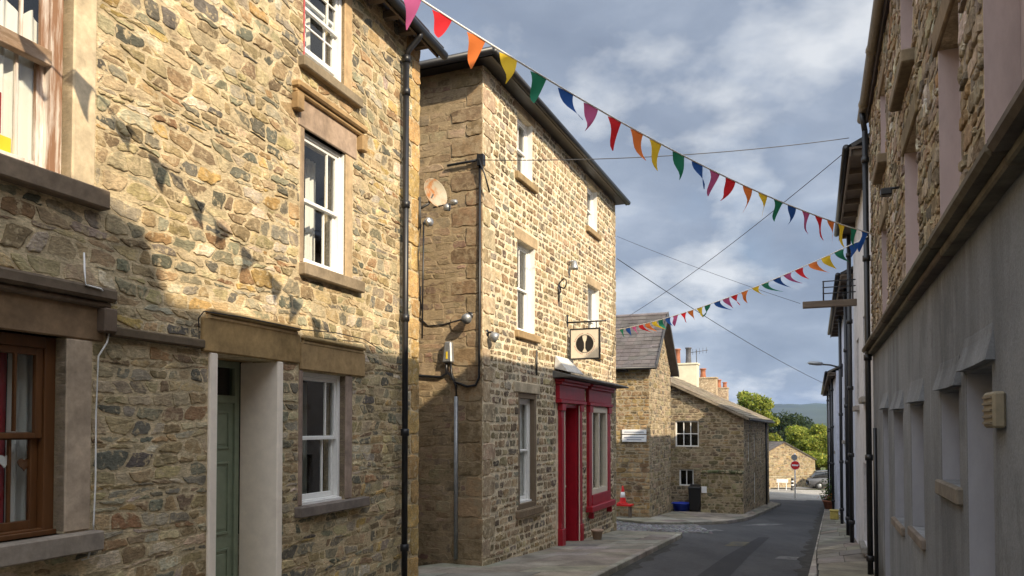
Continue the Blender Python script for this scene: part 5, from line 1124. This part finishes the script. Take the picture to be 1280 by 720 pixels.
# low wall, barn
p0, p1 = at(955, 606, 60.5), at(1034, 606, 62.5); FJ = Facade(p0.x, p0.y, p1.x-p0.x, p1.y-p0.y); LJ = (p1-p0).to_2d().length; gJ = gz(p0.x, p0.y)
mb = MB(); zt = gJ+.75; backing(mb, FJ, -14, LJ+1, gJ-.3, zt, [], mc); stones(mb, FJ, -1, LJ+1, gJ-.2, zt, [], 'cottage', rC, n=8); mb.quad(FJ.P(-14, zt, 0), FJ.P(LJ+1, zt, 0), FJ.P(LJ+1, zt, -.4), FJ.P(-14, zt, -.4), (.25, .2, .13)); mb.quad(FJ.P(LJ+1, gJ-.3, -.4), FJ.P(-14, gJ-.3, -.4), FJ.P(-14, zt, -.4), FJ.P(LJ+1, zt, -.4), mc)
for i in range(int((LJ+2)/.45)): FJ.box(mb, -1+i*.45, -1+i*.45+.43, zt+.003, zt+.12, -.42, .04, vary((.3, .24, .16), .2, rC), .02)
tag(mb.build('boundary_wall', M['cottagewall']), 'low sunlit stone boundary wall across the far road in front of the barn', 'wall')
bx0 = at(943, 590, 68).x; bx1 = at(1017.5, 590, 68).x; BAz = at(980, 553, 68).z; bez = at(1017, 574, 68).z
FBn = Facade(bx0, 68, 1, -.05); wB = bx1-bx0; HBn = thing('barn', 'small sunlit stone barn with a plain gable facing up the street', 'barn', (bx0, 68, gz(bx0, 68)))
mb = MB(); slb = (BAz-bez)/(wB/2); cgb = [(-slb, 1, bez), (slb, 1, bez+slb*wB)]
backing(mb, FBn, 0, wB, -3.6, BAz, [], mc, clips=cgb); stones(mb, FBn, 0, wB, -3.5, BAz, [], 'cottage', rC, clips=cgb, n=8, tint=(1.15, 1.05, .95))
e_ = FBn.P(wB, 0); Fb2 = Facade(e_.x, e_.y, .05, 1); backing(mb, Fb2, 0, 9, -3.6, bez, [], mc); stones(mb, Fb2, 0, 9, -3.5, bez, [], 'cottage', rC, n=8); mb.build('wall', M['cottagewall'], HBn)
mb = MB(); ab = math.atan(slb)
for sgn in (1, -1):
    e0 = FBn.P(wB/2+sgn*(wB/2+.15), bez-.15*slb+.06, .1); v = -FBn.a*sgn*math.cos(ab)+Vector((0, 0, math.sin(ab))); roof_plane(mb, e0, -FBn.n, v, 9, (wB/2+.15)/math.cos(ab), col=(.14, .12, .11), cw=.5, rw=.35)
mb.build('roof', M['slate'], HBn)
# parked car half hidden by the right-hand row
cp = at(1043, 610, 60); gC = gz(cp.x, cp.y)-.09; CA = thing('parked_car', 'grey car parked at the junction, half hidden by the right-hand houses', 'car', (cp.x, cp.y, gC))
Fc = Facade(cp.x, cp.y, .98, -.2)
def loft(mb, secs):   # secs: (s, half width, z low, z high)
    vs = []; n = 8
    for s_, hw, zl_, zh_ in secs:
        for o_, z_ in ((hw*.9, zl_), (hw, zl_+(zh_-zl_)*.4), (hw*.97, zl_+(zh_-zl_)*.8), (hw*.8, zh_), (-hw*.8, zh_), (-hw*.97, zl_+(zh_-zl_)*.8), (-hw, zl_+(zh_-zl_)*.4), (-hw*.9, zl_)): vs.append(Fc.P(s_, gC+z_, o_))
    fs = []
    for i in range(len(secs)-1):
        for k in range(n): fs.append((i*n+k, i*n+(k+1) % n, (i+1)*n+(k+1) % n, (i+1)*n+k))
    fs += [tuple(range(n)), tuple((len(secs)-1)*n+k for k in range(n-1, -1, -1))]; mb.add(vs, fs, None, True)
mb = MB(); loft(mb, [(-2.0, .7, .35, .7), (-1.9, .8, .25, .85), (-1.2, .84, .22, .93), (0, .85, .2, .95), (1.0, .84, .22, .93), (1.85, .78, .25, .78), (2.0, .65, .35, .6)]); mb.build('body', M['carpaint'], CA)
mb = MB(); loft(mb, [(-1.75, .62, .9, .98), (-1.35, .68, .9, 1.4), (-.6, .7, .9, 1.47), (.2, .69, .9, 1.42), (.95, .62, .88, .98)]); mb.build('cabin_glass', mat_flat('dark_car_glass', (.02, .022, .025), .1, .1, 3, spec=.8), CA)
mb = MB(); loft(mb, [(-1.4, .6, 1.36, 1.41), (-.6, .62, 1.43, 1.5), (.2, .61, 1.38, 1.45), (.3, .56, 1.36, 1.42)]); mb.build('car_roof', M['carpaint'], CA)
for s_ in (-1.25, 1.25):
    for o_ in (.76, -.76):
        mb = MB(); mb.lathe(Fc.P(s_, gC+.31, o_), [(.18, -.09), (.29, -.1), (.31, -.06), (.31, .06), (.29, .1), (.18, .09)], 20, Fc.n); wh = mb.build('wheel', M['tyre'], CA); mb = MB(); mb.lathe(Fc.P(s_, gC+.31, o_), [(0, -.07), (.18, -.08), (.18, .08), (0, .07)], 14, Fc.n); mb.build('rim', M['greymetal'], wh)
# planter with flowers and climbing plant at the far end of the right pavement, yellow grit bin
cl = FD.P(-24, 0, .35); gc = gz(cl.x, cl.y); PT = thing('flower_tub', 'terracotta tub of red flowers and a leafy climber on the right pavement', 'planter', (cl.x, cl.y, gc)); mb = MB(); mb.lathe((cl.x, cl.y, gc), [(0, .01), (.17, .01), (.25, .34), (.28, .34), (.28, .4), (.22, .4), (0, .36)], 18); mb.build('tub', M['terracotta'], PT)
mb = MB(); rp = random.Random(8); leaves(mb, 420, lambda: Vector((cl.x+rp.gauss(0, .16), cl.y+rp.gauss(0, .16), gc+.4+abs(rp.gauss(0, .45)))), .06, [(.07, .11, .03), (.1, .15, .04)], rp); mb.build('foliage', M['foliage'], PT)
mb = MB(); leaves(mb, 90, lambda: Vector((cl.x+rp.gauss(0, .17), cl.y+rp.gauss(0, .17), gc+.45+abs(rp.gauss(0, .12)))), .045, [(.6, .03, .03), (.7, .15, .02)], rp); mb.build('flowers', M['foliage'], PT)
gbp = FD.P(-15.5, 0, .3); gc = gz(gbp.x, gbp.y); GB = thing('grit_bin', 'small dull yellow grit bin at the foot of the bluish white house', 'bin', (gbp.x, gbp.y, gc)); Fg = Facade(gbp.x, gbp.y, FD.a.x, FD.a.y); mb = MB(); Fg.box(mb, -.2, .2, gc, gc+.28, -.14, .14, None, .03); M['dullyellow'] = mat_flat('faded_yellow', (.38, .3, .08), .7, .2, 9); mb.build('bin_body', M['dullyellow'], GB); mb = MB(); Fg.box(mb, -.215, .215, gc+.281, gc+.34, -.155, .155, None, .025); mb.build('lid', M['dullyellow'], GB)
wp = FD.P(-2.1, 3.95, .1)

# ------------------------------------------------------------------ trees
def tree(name, label, x, y, H, rad_, z0, cols, seed, leaf=.2, n=9000, group=None, squash=1.0):
    r = random.Random(seed); t = thing(name, label, 'tree', (x, y, z0), group); mb = MB(); b = Vector((x, y, z0))
    th = H*.45; top = b+Vector((r.uniform(-.3, .3), r.uniform(-.3, .3), th)); mb.tube([b, b.lerp(top, .5)+Vector((.1, 0, 0)), top], [.3, .24, .17], 10)
    cl_ = []
    for i in range(26):
        a = r.uniform(0, 6.28); e = r.uniform(-.4, 1.2); k = r.uniform(.45, .95)
        c = b+Vector((math.cos(a)*math.cos(e)*rad_*k, math.sin(a)*math.cos(e)*rad_*k, H*.52+math.sin(e)*H*.46*k)); cl_.append((c, rad_*r.uniform(.2, .42)))
        s_ = b.lerp(top, r.uniform(.6, 1)); mb.tube([s_, s_.lerp(c, .55)+Vector((0, 0, .2)), c], [.09, .05, .02], 6)
    mb.build('trunk', M['bark'], t); mb = MB()
    def fn():
        c, rr = r.choice(cl_); v = Vector((r.gauss(0, 1), r.gauss(0, 1), r.gauss(0, 1))).normalized()*rr*(r.random()**.4); return c+Vector((v.x, v.y, v.z*.8*squash))
    tone = {}
    leaves(mb, n, fn, leaf, cols, r); mb.build('crown', M['foliage'], t); return t
GT = [(.19, .235, .035), (.28, .31, .05), (.13, .175, .028), (.33, .33, .06)]
p = at(941, 540, 74); tree('broadleaf_tree', 'large yellow green tree rising behind the far cottages', p.x, p.y, 8.7, 2.7, -3.2, GT, 2, .17, 12000)
p = at(1013, 560, 84); tree('broadleaf_tree', 'bright green round tree behind the sunlit barn', p.x, p.y, 5.5, 2.7, -3.2, GT, 3, .17, 11000)
p = at(1040, 560, 96); tree('broadleaf_tree', 'yellowish tree to the right of the barn, next to the right-hand houses', p.x, p.y, 5.0, 3.2, -3.2, [(.15, .16, .04), (.2, .17, .06)], 4, .22, 6000)
p = at(1022, 580, 74); tree('hedge_bush', 'low green bush between the barn and the right-hand houses', p.x, p.y, 2.6, 2.2, -3.2, GT, 9, .16, 5000)
p = at(972, 560, 130); tree('broadleaf_tree', 'dark distant tree just left of the bright round tree', p.x, p.y, 7.5, 4.5, -3.2, [(.03, .05, .02), (.045, .065, .025)], 5, .3, 6000)
p = at(996, 560, 170); tree('broadleaf_tree', 'dark far off tree below the hill', p.x, p.y, 7.2, 5.5, -3.2, [(.03, .05, .02), (.04, .06, .025)], 6, .35, 5000)

# ================================================================== light, sky, air
SUND = Vector((.602, -.798)).normalized(); EL = rad(31.3)
sun = bpy.data.lights.new('sun', 'SUN'); sun.energy = 4.2; sun.angle = rad(.6); sun.color = (1.0, .85, .63)
so = bpy.data.objects.new('sun', sun); C.objects.link(so)
dirv = Vector((SUND.x*math.cos(EL), SUND.y*math.cos(EL), math.sin(EL))); so.rotation_euler = dirv.to_track_quat('Z', 'Y').to_euler(); so.location = dirv*60
wd = bpy.data.worlds.new('World'); sc.world = wd; wd.use_nodes = True; nt = wd.node_tree; bg = nt.nodes['Background']
sky = nt.nodes.new('ShaderNodeTexSky'); sky.sky_type = 'NISHITA'; sky.sun_disc = False; sky.sun_elevation = EL; sky.sun_rotation = math.atan2(SUND.x, SUND.y)
tc = nt.nodes.new('ShaderNodeTexCoord'); sx = nt.nodes.new('ShaderNodeSeparateXYZ'); nt.links.new(tc.outputs['Generated'], sx.inputs[0])
def mth(op, a, b=None, clamp=False):
    m = nt.nodes.new('ShaderNodeMath'); m.operation = op; m.use_clamp = clamp
    for i, v in enumerate((a, b)):
        if v is None: continue
        if isinstance(v, (int, float)): m.inputs[i].default_value = v
        else: nt.links.new(v, m.inputs[i])
    return m.outputs[0]
den = mth('ADD', mth('MAXIMUM', sx.outputs[2], 0.0), .42)
cv = nt.nodes.new('ShaderNodeCombineXYZ'); nt.links.new(mth('DIVIDE', sx.outputs[0], den), cv.inputs[0]); nt.links.new(mth('DIVIDE', sx.outputs[1], den), cv.inputs[1]); nt.links.new(mth('MULTIPLY', sx.outputs[2], 1.2), cv.inputs[2])
def wn(scale, detail, rough, off, dist=0.0):
    mp = nt.nodes.new('ShaderNodeMapping'); mp.inputs['Location'].default_value = off; nt.links.new(cv.outputs[0], mp.inputs[0])
    n = nt.nodes.new('ShaderNodeTexNoise'); n.inputs['Scale'].default_value = scale; n.inputs['Detail'].default_value = detail; n.inputs['Roughness'].default_value = rough; n.inputs['Distortion'].default_value = dist; nt.links.new(mp.outputs[0], n.inputs['Vector']); return n.outputs['Fac']
big = wn(.9, 9, .55, (3.1, 1.7, 0), .3); tex = wn(3.4, 10, .54, (7.7, 2.2, 1), .2); lit = wn(3.0, 9, .52, (1.2, 8.5, 2), .1)
cover = ramp(nt, big, [(.24, 0.0), (.4, 1.0)])
shade = ramp(nt, tex, [(.3, (1.75, 2.1, 2.75)), (.5, (2.4, 2.8, 3.5)), (.62, (3.2, 3.6, 4.3)), (.72, (4.6, 4.9, 5.3))])
hl = ramp(nt, lit, [(.5, 0.0), (.62, 1.0)])
mx = nt.nodes.new('ShaderNodeMix'); mx.data_type = 'RGBA'; nt.links.new(mth('MULTIPLY', hl.outputs[0], .75), mx.inputs[0]); nt.links.new(shade.outputs[0], mx.inputs[6]); mx.inputs[7].default_value = (6.3, 6.4, 6.5, 1)
mx2 = nt.nodes.new('ShaderNodeMix'); mx2.data_type = 'RGBA'; nt.links.new(mth('MULTIPLY', cover.outputs[0], .93), mx2.inputs[0]); nt.links.new(sky.outputs[0], mx2.inputs[6]); nt.links.new(mx.outputs[2], mx2.inputs[7])
# sky raised overhead and behind as added fill light; darker down the street
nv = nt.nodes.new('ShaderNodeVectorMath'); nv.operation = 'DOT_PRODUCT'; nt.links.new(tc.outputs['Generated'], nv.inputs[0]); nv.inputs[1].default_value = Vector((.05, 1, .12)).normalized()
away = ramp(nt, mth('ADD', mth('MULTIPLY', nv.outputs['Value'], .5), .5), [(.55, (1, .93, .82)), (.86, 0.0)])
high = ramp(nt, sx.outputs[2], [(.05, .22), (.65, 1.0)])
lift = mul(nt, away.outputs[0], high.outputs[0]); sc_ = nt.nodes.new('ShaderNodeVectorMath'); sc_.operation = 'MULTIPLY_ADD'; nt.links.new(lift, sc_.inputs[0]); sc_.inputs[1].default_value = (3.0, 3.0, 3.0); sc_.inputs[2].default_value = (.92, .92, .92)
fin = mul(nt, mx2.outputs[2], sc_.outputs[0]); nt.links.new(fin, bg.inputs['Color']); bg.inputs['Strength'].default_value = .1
# thin air between the street and the hills
M['haze'] = bpy.data.materials.new('haze'); M['haze'].use_nodes = True; hn = M['haze'].node_tree; hn.nodes.remove(hn.nodes['Principled BSDF'])
pv = hn.nodes.new('ShaderNodeVolumePrincipled'); pv.inputs['Color'].default_value = (.3, .5, .95, 1); pv.inputs['Density'].default_value = .00008; hn.links.new(pv.outputs[0], hn.nodes['Material Output'].inputs['Volume'])
USE_HAZE = True
if USE_HAZE:
    mb = MB(); mb.box(-4700, 4700, -1000, 5700, -12, 125); tag(mb.build('haze', M['haze']), kind='stuff')['label'] = 'thin bluish haze in front of the hills'

sc.view_settings.view_transform = 'Standard'; sc.view_settings.look = 'None'; sc.view_settings.exposure = .68; sc.view_settings.gamma = 1; sc.view_settings.use_curve_mapping = False
sc.cycles.max_bounces = 6; sc.cycles.transparent_max_bounces = 16; sc.cycles.volume_bounces = 0
for o in bpy.data.objects:
    if '_w' in o: del o['_w']
